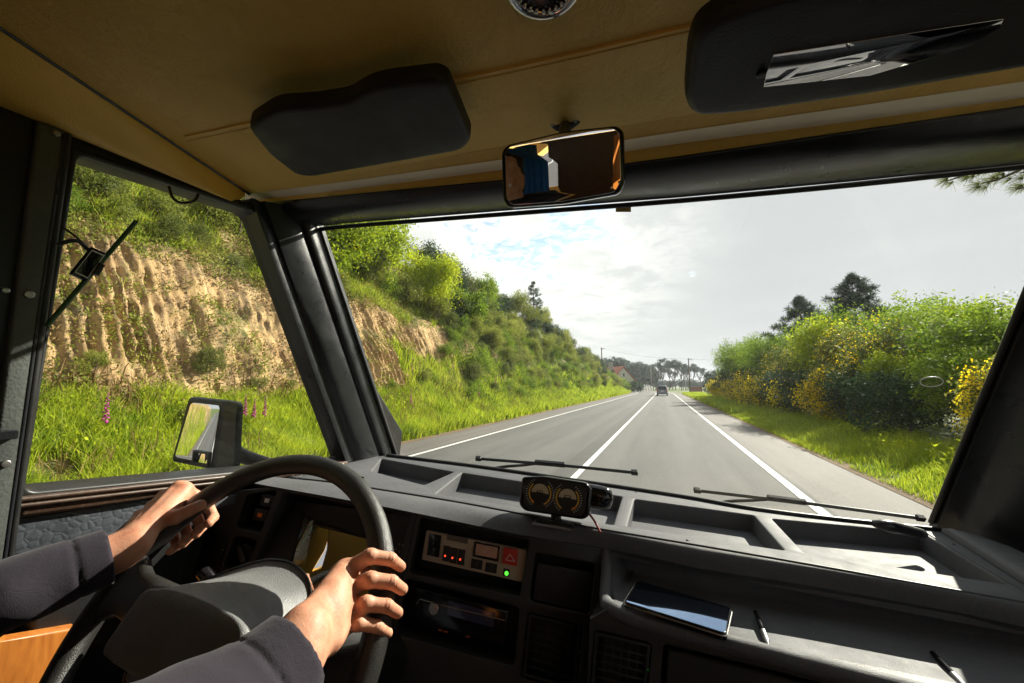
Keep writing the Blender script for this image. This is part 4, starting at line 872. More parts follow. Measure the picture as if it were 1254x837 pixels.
# --- header above the windscreen: tan lip, cream strip, tan strip, black beam
rows = {0: [(300, 238), (420, 215), (581, 186), (840, 142), (1050, 109), (1254, 76), (1420, 50)],
        1: [(304, 238), (420, 223), (612, 196), (834, 161), (1050, 130), (1254, 100), (1420, 76)],
        2: [(304, 246), (420, 233), (612, 209), (834, 176), (1050, 148), (1254, 120), (1420, 97)],
        3: [(306, 250), (420, 239), (612, 221), (834, 191), (1050, 160), (1254, 129), (1420, 105)],
        4: [(372, 279), (420, 274), (612, 259), (834, 242), (1050, 222), (1254, 201), (1420, 184)]}
def xs_line(r, X): r = np.array(rows[r], float); return np.interp(X, r[:, 0], r[:, 1])
cols = np.array([300, 340, 380, 420, 520, 612, 720, 834, 940, 1050, 1150, 1254, 1420.0])
def hdr(X, r, wgt, f=0.0, r2=None, lift=0.0):
    py = xs_line(r, X) if r2 is None else xs_line(r, X) * (1 - f) + xs_line(r2, X) * f
    y0 = rp.hit(X, xs_line(0, X))[1]; y1 = ws.hit(X, xs_line(4, X))[1]
    q = on(X, py, 1, y0 + (y1 - y0) * wgt); return q * (1 - lift / np.linalg.norm(q))
def hdr_strip(name, prof, mat, par=van, thick=0.012, cx_=cols):
    rings = []
    for X in cx_:
        fr_ = [hdr(X, *p) for p in prof]; bk = [q + np.array([0, 0.0, thick]) for q in fr_[::-1]]; rings.append(fr_ + bk)
    return loft(par, name, rings, mat, True, True)
hdr_strip('header_lip', [(0, 0.0), (0, 0.05, 0.5, 1), (1, 0.10)], M['tan'])
hdr_strip('header_strip', [(1, 0.105, 0, None, 0.003), (2, 0.285, 0, None, 0.003)], M['cream'], thick=0.006)
hdr_strip('header_strip', [(2, 0.28), (2, 0.30, 0.5, 3), (3, 0.32)], M['tan'])
beam = [(3, 0.325), (3, 0.34, 0.08, 4), (3, 0.37, 0.25, 4), (3, 0.45, 0.48, 4), (3, 0.58, 0.70, 4), (3, 0.72, 0.84, 4), (3, 0.84, 0.90, 4), (3, 0.86, 0.92, 4), (3, 0.93, 0.955, 4), (4, 0.97)]
bc = np.array([330, 345, 372, 400, 420, 520, 612, 720, 834, 940, 1050, 1150, 1254, 1420.0])
hb = hdr_strip('windscreen_header', beam, M['pillar'], thick=0.04, cx_=bc)
tube(hb, 'glass_seal', catmull([ws.hit(x, y, 0.004) for x, y in [(390, 282), (420, 278), (612, 263), (834, 246), (1050, 226), (1254, 204), (1420, 188)]], 4), 0.0055, M['black'], 8)
tube(hb, 'screw_row', [hdr(x, 3, 0.31, 0.03, 4, 0.002) for x in (400, 612, 834, 1254)], 0.002, M['black'], 5)

# --- left pillar between door window and windscreen
def pil(t):
    e1 = on(312 + (420 - 312) * t, 262 + (562 - 262) * t, 0, -0.872); X2 = 392 + (484 - 392) * t; Y2 = 282 + (560 - 282) * t
    e2 = ws.hit(X2, Y2); out = np.array([-0.93, (e1[1] + e2[1]) / 2 + 0.05, (e1[2] + e2[2]) / 2])
    dn = np.array([0.6, -0.75, 0.05]); P = [e1 + np.array([-0.03, 0.0, 0]), e1]
    for s, hgt in [(0.04, 0.010), (0.10, 0.012), (0.13, 0.004), (0.17, 0.004), (0.22, 0.013), (0.40, 0.020), (0.58, 0.020), (0.66, 0.013), (0.69, 0.008), (0.73, 0.016), (0.79, 0.022), (0.86, 0.018), (0.90, 0.008), (0.94, 0.008), (0.97, 0.009), (1.0, 0.0)]:
        P.append(e1 + (e2 - e1) * s + dn * hgt)
    P += [e2 + np.array([-0.01, 0.03, 0]), out]
    return P
loft(van, 'windscreen_pillar', [pil(t) for t in (-0.06, 0.0, 0.04, 0.25, 0.5, 0.75, 1.0, 1.12)], M['pillar'], ang=50)
tube(van, 'glass_seal', [ws.hit(392 + 92 * t, 282 + 274 * t, 0.003) for t in np.linspace(-0.01, 1, 8)], 0.006, M['black'], 8)
for (px, py) in [(430, 452)]:
    q = ws.hit(px, py, 0.03); V, F = tube_geo([q, q + np.array([0.006, -0.01, 0])], 0.006, 10); part(van, 'screw', V, F, M['black'], True)
# right pillar
def pir(t):
    e1 = ws.hit(1262 + (1140 - 1262) * t, 345 + (640 - 345) * t); w1 = np.array([0.06 + 0.02 * t, -0.16 - 0.05 * t, 0]); w2 = np.array([0.17, -0.20, 0]); P = [e1 + np.array([0.02, 0.04, 0]), e1]
    for s, h in [(0.06, 0.012), (0.12, 0.004), (0.2, 0.004), (0.3, 0.026), (0.5, 0.045), (0.7, 0.05), (0.85, 0.045), (1.0, 0.03)]:
        P.append(e1 + w2 * s * 1.15 + np.array([-0.72, -0.68, 0.0]) * h)
    P += [e1 + np.array([0.26, -0.14, 0]), e1 + np.array([0.22, 0.03, 0])]
    return P
loft(van, 'windscreen_pillar', [pir(t) for t in (-1.1, -0.7, -0.3, 0, 0.25, 0.5, 0.75, 0.95, 1.1)], M['pillar'], ang=50)
tube(van, 'glass_seal', [ws.hit(1262 - 122 * t, 345 + 295 * t, 0.006) for t in np.linspace(-0.5, 1.0, 10)], 0.006, M['black'], 8)
# bottom seal and the glass
bl = [(474, 558), (580, 571), (700, 588), (834, 608), (914, 622), (1015, 635), (1150, 649)]
tube(van, 'glass_seal', catmull([dk.hit(x, y, 0.003) for x, y in bl], 5), 0.006, M['black'], 8)
g = [ws.px(372, 270), ws.px(500, 580), ws.px(1180, 672), ws.px(1420, 170)]
plate(van, 'windscreen', ws, g, (), 0.004, 0.0005, h=-0.012, mat=M['glass'], px=False)
# insect marks and a small ring on the glass
wsx = van.children[-1]
sp_ = []
for (px, py, r) in [(742, 388, .0011), (905, 352, .0009), (1032, 268, .001), (664, 330, .001), (588, 470, .0012), (870, 540, .0011), (930, 585, .0012), (1090, 420, .001), (1120, 330, .0009), (975, 461, .0016), (953, 489, .004), (1060, 487, .0035), (1078, 508, .0024), (1108, 512, .002), (700, 492, .0022), (998, 415, .0015), (1020, 560, .0018)]:
    c = ws.px(px, py); sp_.append(disc_geo(ws, c, r, 0.0006, -0.0105, 9, 0.0001, r * 0.7))
V, F = join(sp_); part(wsx, 'insect_mark', V, F, simple('insect_mark', (0.5, 0.5, 0.46), 0.8, var=0.1))
c = ws.px(1145, 471); V, F = tube_geo([ws.at(c[0] + 0.021 * math.cos(a), c[1] + 0.013 * math.sin(a), -0.0105) for a in np.linspace(0, 2 * math.pi, 30)[:-1]], 0.0007, 5, True); part(wsx, 'ring_mark', V, F, M['white'], True)
plate(wsx, 'sticker', ws, [(754, 252), (773, 250), (773, 261), (754, 261)], (), 0.0006, 0.0001, h=-0.011, mat=simple('gold_sticker', (0.45, 0.33, 0.10), 0.6))

# --- driver's door: frame, glass, sill, trim
win = [(92, 190), (312, 262), (421, 564), (27, 602)]
dn_ = lambda y, z: np.array([y, z])
hole = [lw.px(*p) for p in win]
dout = [dn_(0.285, 0.335), dn_(0.62, 0.335), dn_(1.22, -0.24), dn_(1.22, -1.3), dn_(0.285, -1.3)]
door = plate(van, 'door', lw, dout, [hole], 0.05, 0.006, mat=M['black'], px=False, hrad=0.02)
plate(door, 'window_frame', lw, [(82, 180), (318, 255), (430, 572), (16, 612)], [win], 0.012, 0.004, h=0.010, mat=M['black'], hrad=0.015)
plate(door, 'window_glass', lw, [(80, 170), (320, 250), (430, 575), (15, 615)], (), 0.004, 0.0005, h=-0.03, mat=M['glass'])
sl = [(14, 632), (16, 607), (120, 597), (420, 564), (420, 575), (300, 588), (160, 612)]
plate(door, 'window_sill', lw, sl, (), 0.03, 0.006, h=0.022, mat=M['sill'])
for (a, b, r_) in [((16, 613), (420, 569), 0.004), ((14, 621), (330, 584), 0.0035)]: tube(door, 'sill_rib', [lw.hit(*a, 0.024), lw.hit((a[0] + b[0]) / 2, (a[1] + b[1]) / 2, 0.024), lw.hit(*b, 0.024)], r_, M['sill'], 8)
plate(door, 'door_trim', lw, [(10, 634), (175, 610), (240, 640), (150, 760), (8, 790)], (), 0.012, 0.004, h=0.012, mat=M['leather'])
plate(door, 'arm_rest', lw, [(178, 612), (225, 600), (232, 640), (210, 740), (120, 790), (20, 810), (20, 745), (75, 690), (130, 660)], (), 0.03, 0.012, h=0.030, mat=M['dash_dark'], rad=0.03)
plate(door, 'door_pocket', lw, [(-40, 775), (75, 757), (60, 900), (-60, 900)], (), 0.02, 0.004, h=0.05, mat=M['wood'])
# B pillar
pb = Plane((-0.855, 0, 0), (0, 1, 0), (0, 0, 1))
bp = plate(van, 'door_pillar', pb, [dn_(-0.25, 0.335), pb.px(84, 160), pb.px(12, 690), pb.px(-10, 840), dn_(0.2, -1.3), dn_(-0.25, -1.3)], (), 0.05, 0.008, mat=M['black'], px=False)
plate(bp, 'pillar_trim', pb, [(44, 150), (78, 158), (10, 690), (-30, 690)], (), 0.01, 0.005, h=0.008, mat=M['pillar_trim'])
tube(bp, 'pillar_seal', [pb.hit(83, 165, 0.004), pb.hit(10, 690, 0.004)], 0.005, M['black'], 8)
tube(bp, 'pillar_seal', [pb.hit(78, 165, 0.006), pb.hit(4, 690, 0.006)], 0.003, M['pillar'], 8)
for (px, py, m, r) in [(32, 361, 'steel', 0.0055), (65, 165, 'steel', 0.004), (3, 567, 'steel', 0.005), (3, 356, 'steel', 0.004)]:
    c = pb.px(px, py); V, F = disc_geo(pb, c, r, 0.004, 0.012, 14, 0.001); part(bp, 'rivet', V, F, M[m], True)
V, F = box_geo(pb.hit(6, 533, 0.012), (0.022, 0.012, 0.012), (0, 1, 0), (0, 0, 1), (1, 0, 0), 0.002); part(bp, 'catch', V, F, M['pillar'])
# wire loop at the window top
tube(door, 'wire_loop', catmull([lw.hit(207, 229, 0.02), lw.hit(212, 243, 0.03), lw.hit(224, 249, 0.035), lw.hit(238, 246, 0.03), lw.hit(243, 238, 0.02)], 6), 0.0025, M['cable'], 8)
# interior light/antenna plate on its rod at the door window
ap = Plane((-0.84, 0, 0), (0, 1, 0), (0, 0, 1))
an = vthing('window_antenna', (-0.84, 0.33, 0.0), 'black rectangular antenna plate with white outline on a thin green rod across the door window', 'antenna')
tube(an, 'rod', [ap.hit(57, 400), ap.hit(167, 271)], 0.0035, simple('rod_green', (0.03, 0.10, 0.03), 0.3), 8)
rect = [(110, 303), (128, 311), (103, 345), (84, 336)]
pn = plate(an, 'plate', ap, rect, (), 0.008, 0.0015, h=0.008, mat=M['blackgloss'])
cen = np.mean(rect, axis=0); sh = lambda k: [tuple(cen + (np.array(q) - cen) * k) for q in rect]
plate(an, 'outline', ap, sh(0.84), [sh(0.76)], 0.0006, 0.0001, h=0.0088, mat=M['white'])
plate(an, 'clamp', ap, [(117, 322), (125, 325), (117, 338), (109, 335)], (), 0.014, 0.002, h=0.012, mat=M['black'])
tube(an, 'cable', catmull([ap.hit(108, 306, 0.002), ap.hit(98, 297, 0.006), ap.hit(88, 295, 0.006), ap.hit(70, 300, 0.0)], 6), 0.003, M['cable'], 8)
tube(an, 'cable', catmull([ap.hit(106, 302, 0.002), ap.hit(90, 288, 0.004), ap.hit(76, 278, 0.0)], 6), 0.0015, M['cable'], 6)

# --- outside mirror
mdist = -1.10
mc = on(243, 530, 0, mdist)
def mirror_plane(c, tgt):                               # faces halfway between the eye and the wanted view direction
    d = -c / np.linalg.norm(c); t = np.array(tgt, float); t /= np.linalg.norm(t); n = d + t; n /= np.linalg.norm(n)
    ex = np.cross((0, 0, 1), n); ex /= np.linalg.norm(ex); p = Plane(c, ex, np.cross(n, ex)); return p
mp = mirror_plane(mc, (-0.34, -1, -0.10))
mir = vthing('mirror_assembly', tuple(mc), '', '') if False else None
mo = [(234, 493), (270, 497), (259, 569), (214, 560)]
outl = [(229, 486), (277, 491), (289, 494), (285, 575), (262, 577), (207, 566)]
om = plate(van, 'outside_mirror', mp, outl, (), 0.025, 0.008, h=-0.002, mat=M['black'], rad=0.012)
plate(om, 'mirror_glass', mp, mo, (), 0.004, 0.001, h=0.001, mat=M['mirror'], rad=0.010)
plate(om, 'blind_spot_mirror', mp, [(239, 551), (259, 554), (257, 572), (237, 569)], [[(242, 554), (254, 556), (253, 568), (240, 566)]], 0.006, 0.001, h=0.008, mat=M['black'])
mq = mirror_plane(mp.hit(247, 561, 0.004), (-0.9, -1, 0.0)); plate(om, 'blind_spot_glass', mq, [(242, 554), (254, 556), (253, 568), (240, 566)], (), 0.002, 0.0002, mat=M['mirror'])
V, F = tube_geo(catmull([mp.hit(280, 545, -0.03), mp.hit(300, 560, -0.05), np.array([-0.93, 0.86, -0.33])], 5), [0.02, 0.016], 10); part(om, 'mirror_arm', V, F, M['black'], True)
V, F = loft_geo([[mp.hit(x, y, hh) for x, y in ((277, 492), (290, 494), (286, 575), (264, 577))] for hh in (0.004, -0.035)]); part(om, 'mirror_housing', V, F, M['pillar'])

# --- sun visors
vp = Plane((-0.85, 0, 0.325), (1, 0, 0.05), (0, -1, 0.06))
vl = plate(van, 'sun_visor', vp, [(301, 157), (318, 146), (340, 133), (385, 131), (428, 124), (440, 116), (456, 108), (480, 103), (535, 97), (548, 103), (578, 174), (566, 187), (470, 204), (382, 219), (362, 216), (330, 192)], (), 0.022, 0.009, mat=M['visor'], rad=0.018, seg=4)
tube(vl, 'hinge_rod', [vp.hit(425, 127, -0.012), vp.hit(455, 107, -0.022)], 0.004, M['black'], 8)
vp2 = Plane((0, 0, 0.345), (1, 0, 0.06), (0, -1, 0.10))
vr = plate(van, 'sun_visor', vp2, [(838, 128), (843, 70), (852, 42), (880, 22), (960, -8), (1300, -70), (1420, -60), (1420, 60), (1254, 88), (1050, 122), (900, 143), (850, 146)], (), 0.024, 0.010, mat=M['visor'], rad=0.02, seg=4, label='right sun visor with a vanity mirror')
vm_ = [(935, 106), (938, 90), (947, 66), (1229, 22), (1225, 32), (1190, 55), (1065, 92)]
mpv = mirror_plane(vp2.hit(1060, 72, 0.0), (0.15, 1.0, -0.45))
plate(vr, 'vanity_mirror', vp2, vm_, (), 0.002, 0.0004, h=0.0012, mat=mirror('vanity_mirror_glass', (0.6, 0.6, 0.6)))
V, F = disc_geo(vp2, vp2.px(932, 89), 0.004, 0.004, 0.004, 12, 0.001); part(vr, 'visor_button', V, F, M['black'], True)

# --- rear-view mirror
rc = on(690, 205, 1, 0.47); rm = mirror_plane(rc, (-0.05, -1, -0.26))
ro_ = [(613, 186), (620, 177), (690, 160), (755, 153), (764, 160), (766, 222), (758, 238), (690, 250), (622, 255), (615, 246)]
cen = np.array([690, 206.0]); shr = lambda k, q: [tuple(cen + (np.array(p) - cen) * k) for p in q]
rv = plate(van, 'rear_view_mirror', rm, ro_, (), 0.016, 0.006, mat=M['blackgloss'], rad=0.006, seg=4)
plate(rv, 'mirror_glass', rm, shr(0.93, ro_), (), 0.003, 0.0006, h=0.0008, mat=M['mirror'], rad=0.006)
mt = [(670, 150), (680, 146), (704, 143), (711, 146), (711, 152), (698, 162), (682, 163), (672, 155)]
q = rp.hit(690, 155, 0.002); mpl = Plane(q, (1, 0, 0.03), (0, -1, 0.5))
mb_ = plate(rv, 'mirror_mount', mpl, mt, (), 0.02, 0.004, mat=M['black'], rad=0.004)
tube(rv, 'mirror_stalk', [mpl.hit(692, 155, -0.004), rm.hit(692, 175, -0.016)], 0.009, M['black'], 10)
for p in ((676, 153), (705, 148)): V, F = disc_geo(mpl, mpl.px(*p), 0.0025, 0.003, 0.002, 10, 0.0005); part(rv, 'screw', V, F, M['steel'], True)

# --- dashboard
seam = [(300, 580), (340, 584), (400, 590), (467, 600), (560, 615), (635, 629), (705, 643), (860, 669), (1000, 693), (1130, 716), (1254, 738), (1400, 765)]
base_l = [(300, 548), (420, 552), (480, 558), (580, 571), (700, 588), (834, 608), (914, 622), (1015, 635), (1150, 649)]
D = lambda p: dk.px(*p)
so = [D(p) for p in seam]; bb = [D(p) for p in base_l]
deck = [np.array([-0.865, 0.66])] + so[1:] + [np.array([0.80, so[-1][1]]), np.array([0.80, 1.16])] + [b + np.array([0.0, 0.004]) for b in bb[::-1]][:-2] + [np.array([-0.865, 1.06])]
trays = [[(467, 562), (556, 578), (519, 594), (455, 577)], [(566, 579), (640, 590), (762, 608), (751, 643), (640, 622), (533, 605)], [(777, 611), (923, 631), (961, 674), (768, 645)], [(945, 635), (1128, 652), (1236, 716), (985, 677)]]
dash = plate(van, 'dashboard', dk, deck, [[D(p) for p in t] for t in trays], 0.05, 0.004, mat=M['dash'], px=False, hrad=0.008)
for t in trays:
    c = np.mean([D(p) for p in t], axis=0); q = [c + (D(p) - c) * 1.05 for p in t]
    plate(dash, 'tray_floor', dk, q, (), 0.006, 0.0005, h=-0.042, mat=M['dash'], px=False)
# groove line, right end panel seam, screws
tube(dash, 'seam', catmull([dk.hit(*p, 0.0005) for p in seam], 4), 0.0022, M['black'], 6)
tube(dash, 'seam', catmull([dk.hit(*p, 0.0005) for p in [(1135, 653), (1170, 675), (1210, 699), (1258, 727), (1300, 750)]], 4), 0.0022, M['black'], 6)
corner = [(1152, 652), (1185, 660), (1235, 678), (1290, 705), (1340, 760), (1262, 722)]
V, F = loft_geo([[dk.at(*(np.mean([D(p) for p in corner], axis=0) * (1 - k) + D(p) * k), hh) for p in corner] for k, hh in ((1.0, 0.002), (0.96, 0.012), (0.8, 0.020), (0.4, 0.024), (0.05, 0.025))]); autosmooth(part(dash, 'corner_panel', V, F, M['dash'], True), 50)
for p in ((1168, 667), (598, 621), (842, 662), (779, 603), (1250, 737)): V, F = disc_geo(dk, D(p), 0.003, 0.002, 0.0015, 10, 0.0005); part(dash, 'screw', V, F, M['black'], True)
# rounded front roll
low = [(300, 590), (333, 596), (400, 608), (477, 622), (560, 639), (635, 655), (736, 670), (860, 697), (1020, 722), (1182, 752), (1254, 768), (1400, 800)]
def line(tab, X): tab = np.array(tab, float); return float(np.interp(X, tab[:, 0], tab[:, 1]))
rings = []
for X in [310, 333, 360, 400, 440, 477, 520, 560, 600, 635, 680, 720, 745, 760, 800, 860, 930, 1000, 1100, 1182, 1254, 1400]:
    a = dk.hit(X, line(seam, X) + 1.0); b = fa.hit(X, line(low, X), 0.004) if X < 742 else on(X, line(low, X), 2, -0.332)
    f = np.array([0, -1, 0]); P = []
    for s in np.linspace(0, 1, 9):
        q = a + (b - a) * s; q = q + np.array([0, -0.35, 0.9]) * 0.010 * math.sin(math.pi * s); P.append(q)
    P += [b + np.array([0, 0.012, -0.012]), b + np.array([0, 0.05, -0.012]), a + np.array([0, 0.0, -0.02])]
    rings.append(P)
loft(dash, 'dash_roll', rings, M['dash'])
# fascia with its openings
FXL = [(350, 600), (477, 623), (510, 629.5), (497, 690), (481, 752), (478, 860), (470, 1350), (150, 1350), (205, 660), (265, 603), (333, 597)]
FXR = [(510.6, 629.6), (635, 656), (736, 669), (743, 690), (743, 738), (722, 757), (716, 860), (690, 1350), (470.8, 1350), (478.8, 860), (481.8, 752), (497.6, 690)]
fb0 = on(743, 742, 1, 0.70); fb = Plane(fb0, (1, 0, 0), fa.ey)                # lower right part, square to the van
cl = [(347, 603), (503, 630), (476, 740), (430, 800), (300, 760), (312, 690)]
sw_ = [(302, 606), (340, 600), (318, 653), (289, 646)]
ve = [(247, 645), (281, 654), (265, 706), (230, 699)]
kn = [(288, 656), (315, 663), (298, 700), (272, 695)]
cs = [(515, 634), (649, 661), (637, 731), (501, 702)]
ra = [(497, 709), (636, 744), (630, 817), (485, 778)]
pn_ = [(656, 677), (729, 691), (722, 753), (649, 737)]
v2 = [(647, 750), (714, 767), (706, 850), (638, 830)]
v3 = [(728, 772), (798, 789), (790, 872), (721, 853)]
gb = [(812, 789), (1040, 846), (1300, 915), (1300, 1100), (800, 1000)]
fas = plate(dash, 'fascia', fa, FXL, [cl, sw_, ve, kn], 0.03, 0.002, mat=M['fascia'], hrad=0.008)
fas2 = plate(dash, 'centre_console', fa, FXR, [cs, ra, pn_, v2], 0.03, 0.002, mat=M['fascia'], hrad=0.008)
lowp = plate(dash, 'lower_panel', fb, [(722, 758), (745, 744), (765, 757), (860, 779), (1020, 820), (1400, 912), (1400, 1350), (692, 1350), (717, 860)], [v3, gb], 0.10, 0.003, mat=M['fascia'], hrad=0.008)
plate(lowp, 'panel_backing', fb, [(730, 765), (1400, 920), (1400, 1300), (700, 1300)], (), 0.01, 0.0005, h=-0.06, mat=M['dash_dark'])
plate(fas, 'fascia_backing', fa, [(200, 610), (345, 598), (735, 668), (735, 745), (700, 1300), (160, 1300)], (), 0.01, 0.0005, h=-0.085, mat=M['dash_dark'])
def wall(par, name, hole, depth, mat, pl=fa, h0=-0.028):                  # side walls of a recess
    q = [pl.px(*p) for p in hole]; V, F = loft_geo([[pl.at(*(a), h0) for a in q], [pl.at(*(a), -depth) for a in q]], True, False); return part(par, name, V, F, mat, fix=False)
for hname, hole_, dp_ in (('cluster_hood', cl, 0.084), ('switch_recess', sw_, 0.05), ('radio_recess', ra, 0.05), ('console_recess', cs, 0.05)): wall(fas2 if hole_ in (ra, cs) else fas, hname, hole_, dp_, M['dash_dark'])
def rgrid(par, name, q4, n, m, mat, depth, slat=0.0016, pl=None):            # slatted outlet
    q = [pl.hit(*p, -depth) for p in q4]; g = []
    for i in range(1, n): t = i / n; g.append(tube_geo([q[0] + (q[3] - q[0]) * t, q[1] + (q[2] - q[1]) * t], slat, 5))
    for i in range(1, m): t = i / m; g.append(tube_geo([q[0] + (q[1] - q[0]) * t - pl.n * 0.004, q[3] + (q[2] - q[3]) * t - pl.n * 0.004], slat * 0.8, 5))
    V, F = join(g); return part(par, name, V, F, mat, True)
M['vent_green'] = simple('vent_green', (0.06, 0.5, 0.04), 0.4)
for hole_, P2 in ((ve, fa), (v2, fa), (v3, fb)):
    cc = np.mean(hole_, axis=0); ho = [tuple(cc + (np.array(p) - cc) * 0.97) for p in hole_]; hi_ = [tuple(cc + (np.array(p) - cc) * 0.85) for p in hole_]
    av = plate(lowp if P2 is fb else fas2 if hole_ is v2 else fas, 'air_vent', P2, ho, [hi_], 0.012, 0.002, h=0.0, mat=M['black'])
    rgrid(av, 'vent_slat', hi_, 7, 6, M['fascia'], 0.004, pl=P2); plate(av, 'vent_back', P2, hi_, (), 0.003, 0.0003, h=-0.03, mat=M['black'])
    q = P2.hit(*(np.array(hole_[1]) * 0.62 + np.array(hole_[2]) * 0.38 - [1.5, 0]), 0.002); V, F = box_geo(q, (0.0022, 0.0028, 0.002), fa.ex, fa.ey, fa.n); part(av, 'vent_mark', V, F, M['vent_green'])
for (c_, w_) in (((324, 614), 0), ((315, 632), 1)):
    x, y = c_; bt = plate(fas, 'rocker_switch', fa, [(x - 6, y - 9), (x + 10, y - 6), (x + 5, y + 9), (x - 11, y + 6)], (), 0.02, 0.002, h=-0.010, mat=M['black'])
    plate(bt, 'switch_symbol', fa, [(x - 3, y - 3), (x + 3, y - 2), (x + 1, y + 3), (x - 4, y + 2)], (), 0.001, 0.0002, h=-0.0095, mat=M['white'] if w_ == 0 else M['orange'])
c = fa.px(296, 679); V, F = join([disc_geo(fa, c, 0.017, 0.02, -0.008, 20, 0.002)]); kb = part(fas, 'light_knob', V, F, M['black'], True); autosmooth(kb)
V, F = box_geo(fa.at(*c, -0.002), (0.009, 0.034, 0.014), fa.ex * 0.8 + fa.ey * 0.6, fa.ey * 0.8 - fa.ex * 0.6, fa.n, 0.003); part(kb, 'knob_grip', V, F, M['fascia'])
# instrument cluster: dark face with dials behind a reflecting lens
cf = Plane(fa.hit(400, 680, -0.075), fa.ex, fa.ey * 0.97 + fa.n * 0.1)
clu = plate(fas, 'instrument_cluster', cf, [(352, 612), (500, 632), (480, 735), (430, 790), (300, 760), (322, 690)], (), 0.008, 0.001, mat=M['black'])
def dial(par, pl, c, r, redge=True, h=0.001, col='white'):
    V, F = disc_geo(pl, c, r, 0.001, h, 30, 0.0002); o = part(par, 'dial', V, F, M['black'], True)
    g = []
    for a in np.linspace(-0.35 * math.pi, 1.35 * math.pi, 21): u_ = np.array([math.cos(a), math.sin(a)]); s = c + u_ * r * 0.78; e = c + u_ * r * 0.93; g.append(tube_geo([pl.at(*s, h + 0.0006), pl.at(*e, h + 0.0006)], r * 0.016, 4))
    V, F = join(g); part(o, 'tick_marks', V, F, M[col])
    V, F = tube_geo([pl.at(*c, h + 0.002), pl.at(*(c + np.array([math.cos(2.5), math.sin(2.5)]) * r * 0.8), h + 0.002)], [r * 0.03, r * 0.012], 5); part(o, 'needle', V, F, M['orange']); return o
dial(clu, cf, cf.px(385, 690), 0.045); dial(clu, cf, cf.px(437, 702), 0.045)
ln = np.array([0.36, -0.70, 0.62]); ln /= np.linalg.norm(ln); lx_ = np.cross((0, 0, 1), ln); lp_ = Plane(fa.hit(410, 675, -0.048), lx_, np.cross(ln, lx_))
plate(clu, 'cluster_lens', lp_, [(372, 618), (500, 640), (478, 735), (430, 790), (300, 760), (350, 690)], (), 0.002, 0.0003, mat=M['lens'])
plate(clu, 'cluster_bezel', lp_, [(345, 600), (508, 628), (486, 745), (430, 810), (290, 770), (312, 690)], [[(374, 620), (455, 632), (498, 640), (480, 730), (425, 775), (335, 745), (357, 690)]], 0.003, 0.001, h=0.004, mat=M['dash_dark'])
wl_ = plate(clu, 'warning_panel', fa, [(476, 629), (506, 634), (492, 715), (470, 708)], (), 0.01, 0.001, h=-0.018, mat=M['dash_dark'])
g = []
for (x, y) in [(489, 667), (493, 668), (497, 669), (485, 673), (489, 676), (494, 677)]: V, F = box_geo(fa.hit(x, y, -0.0175), (0.0022, 0.0035, 0.0006), fa.ex, fa.ey, fa.n); g.append((V, F))
V, F = join(g); part(wl_, 'warning_symbol', V, F, simple('dim_white', (0.3, 0.26, 0.2), 0.6))
# centre console panel
cp = plate(fas2, 'switch_panel', fa, [(520, 652), (645, 677), (642, 717), (514, 688)], (), 0.012, 0.001, h=-0.016, mat=simple('cream_panel', (0.46, 0.36, 0.25), 0.5, var=0.1, dust=0.3))
hh = -0.0145
def btn(name, q, m, h=hh, th=0.006, bev=0.0008, par=cp): return plate(par, name, fa, q, (), th, bev, h=h + 0.002, mat=m)
Q = lambda x, y, w_, h_: [(x, y), (x + w_, y + w_ * 0.2), (x + w_ - h_ * 0.12, y + w_ * 0.2 + h_), (x - h_ * 0.12, y + h_)]
btn('large_switch', Q(524, 655, 15, 27), M['blackgloss'])
btn('label_plate', Q(546, 656, 26, 7), simple('label_plate', (0.12, 0.10, 0.08), 0.5, var=0.4), h=hh - 0.001)
for x, y in ((542, 670), (551, 672.5), (560.5, 674.5)):
    b_ = btn('toggle_switch', Q(x, y, 8.3, 19), M['black']); V, F = box_geo(fa.hit(x + 3.0, y + 11, hh + 0.003), (0.003, 0.003, 0.0015), fa.ex, fa.ey, fa.n, 0.0006); part(b_, 'indicator_lamp', V, F, M['led_red'])
dsp = btn('display', Q(580, 665, 32, 19), M['blackgloss']); 
dpm = mirror_plane(fa.hit(595, 676, hh + 0.0025), (-0.3, -0.5, -0.35)); btn('display_glass', Q(582.5, 667.5, 26.5, 14), simple('display_face', (0.55, 0.30, 0.22), 0.25, var=0.5), h=hh + 0.0006, par=dsp)
for x, y in ((576.5, 686.5), (594.5, 691)): b_ = btn('rocker_switch', Q(x, y, 14, 11.5), M['black']); btn('switch_bar', Q(x + 5.5, y + 3, 3.2, 7), M['fascia'], h=hh + 0.0015, par=b_)
rb = btn('hazard_button', Q(617, 672, 18, 20), M['red'], h=hh + 0.004, th=0.012, bev=0.002)
c1, c2, c3 = (624.5, 679), (630.5, 688), (619.5, 686); V, F = join([tube_geo([fa.hit(*a, hh + 0.0062), fa.hit(*b, hh + 0.0062)], 0.0006, 4) for a, b in ((c1, c2), (c2, c3), (c3, c1))]); part(rb, 'triangle_symbol', V, F, M['white'])
b_ = btn('lamp_button', Q(616.5, 699, 7.5, 8.5), M['black']); V, F = disc_geo(fa, fa.px(620, 704.5), 0.004, 0.002, hh + 0.0045, 12, 0.0005); part(b_, 'indicator_lamp', V, F, M['led_green'])
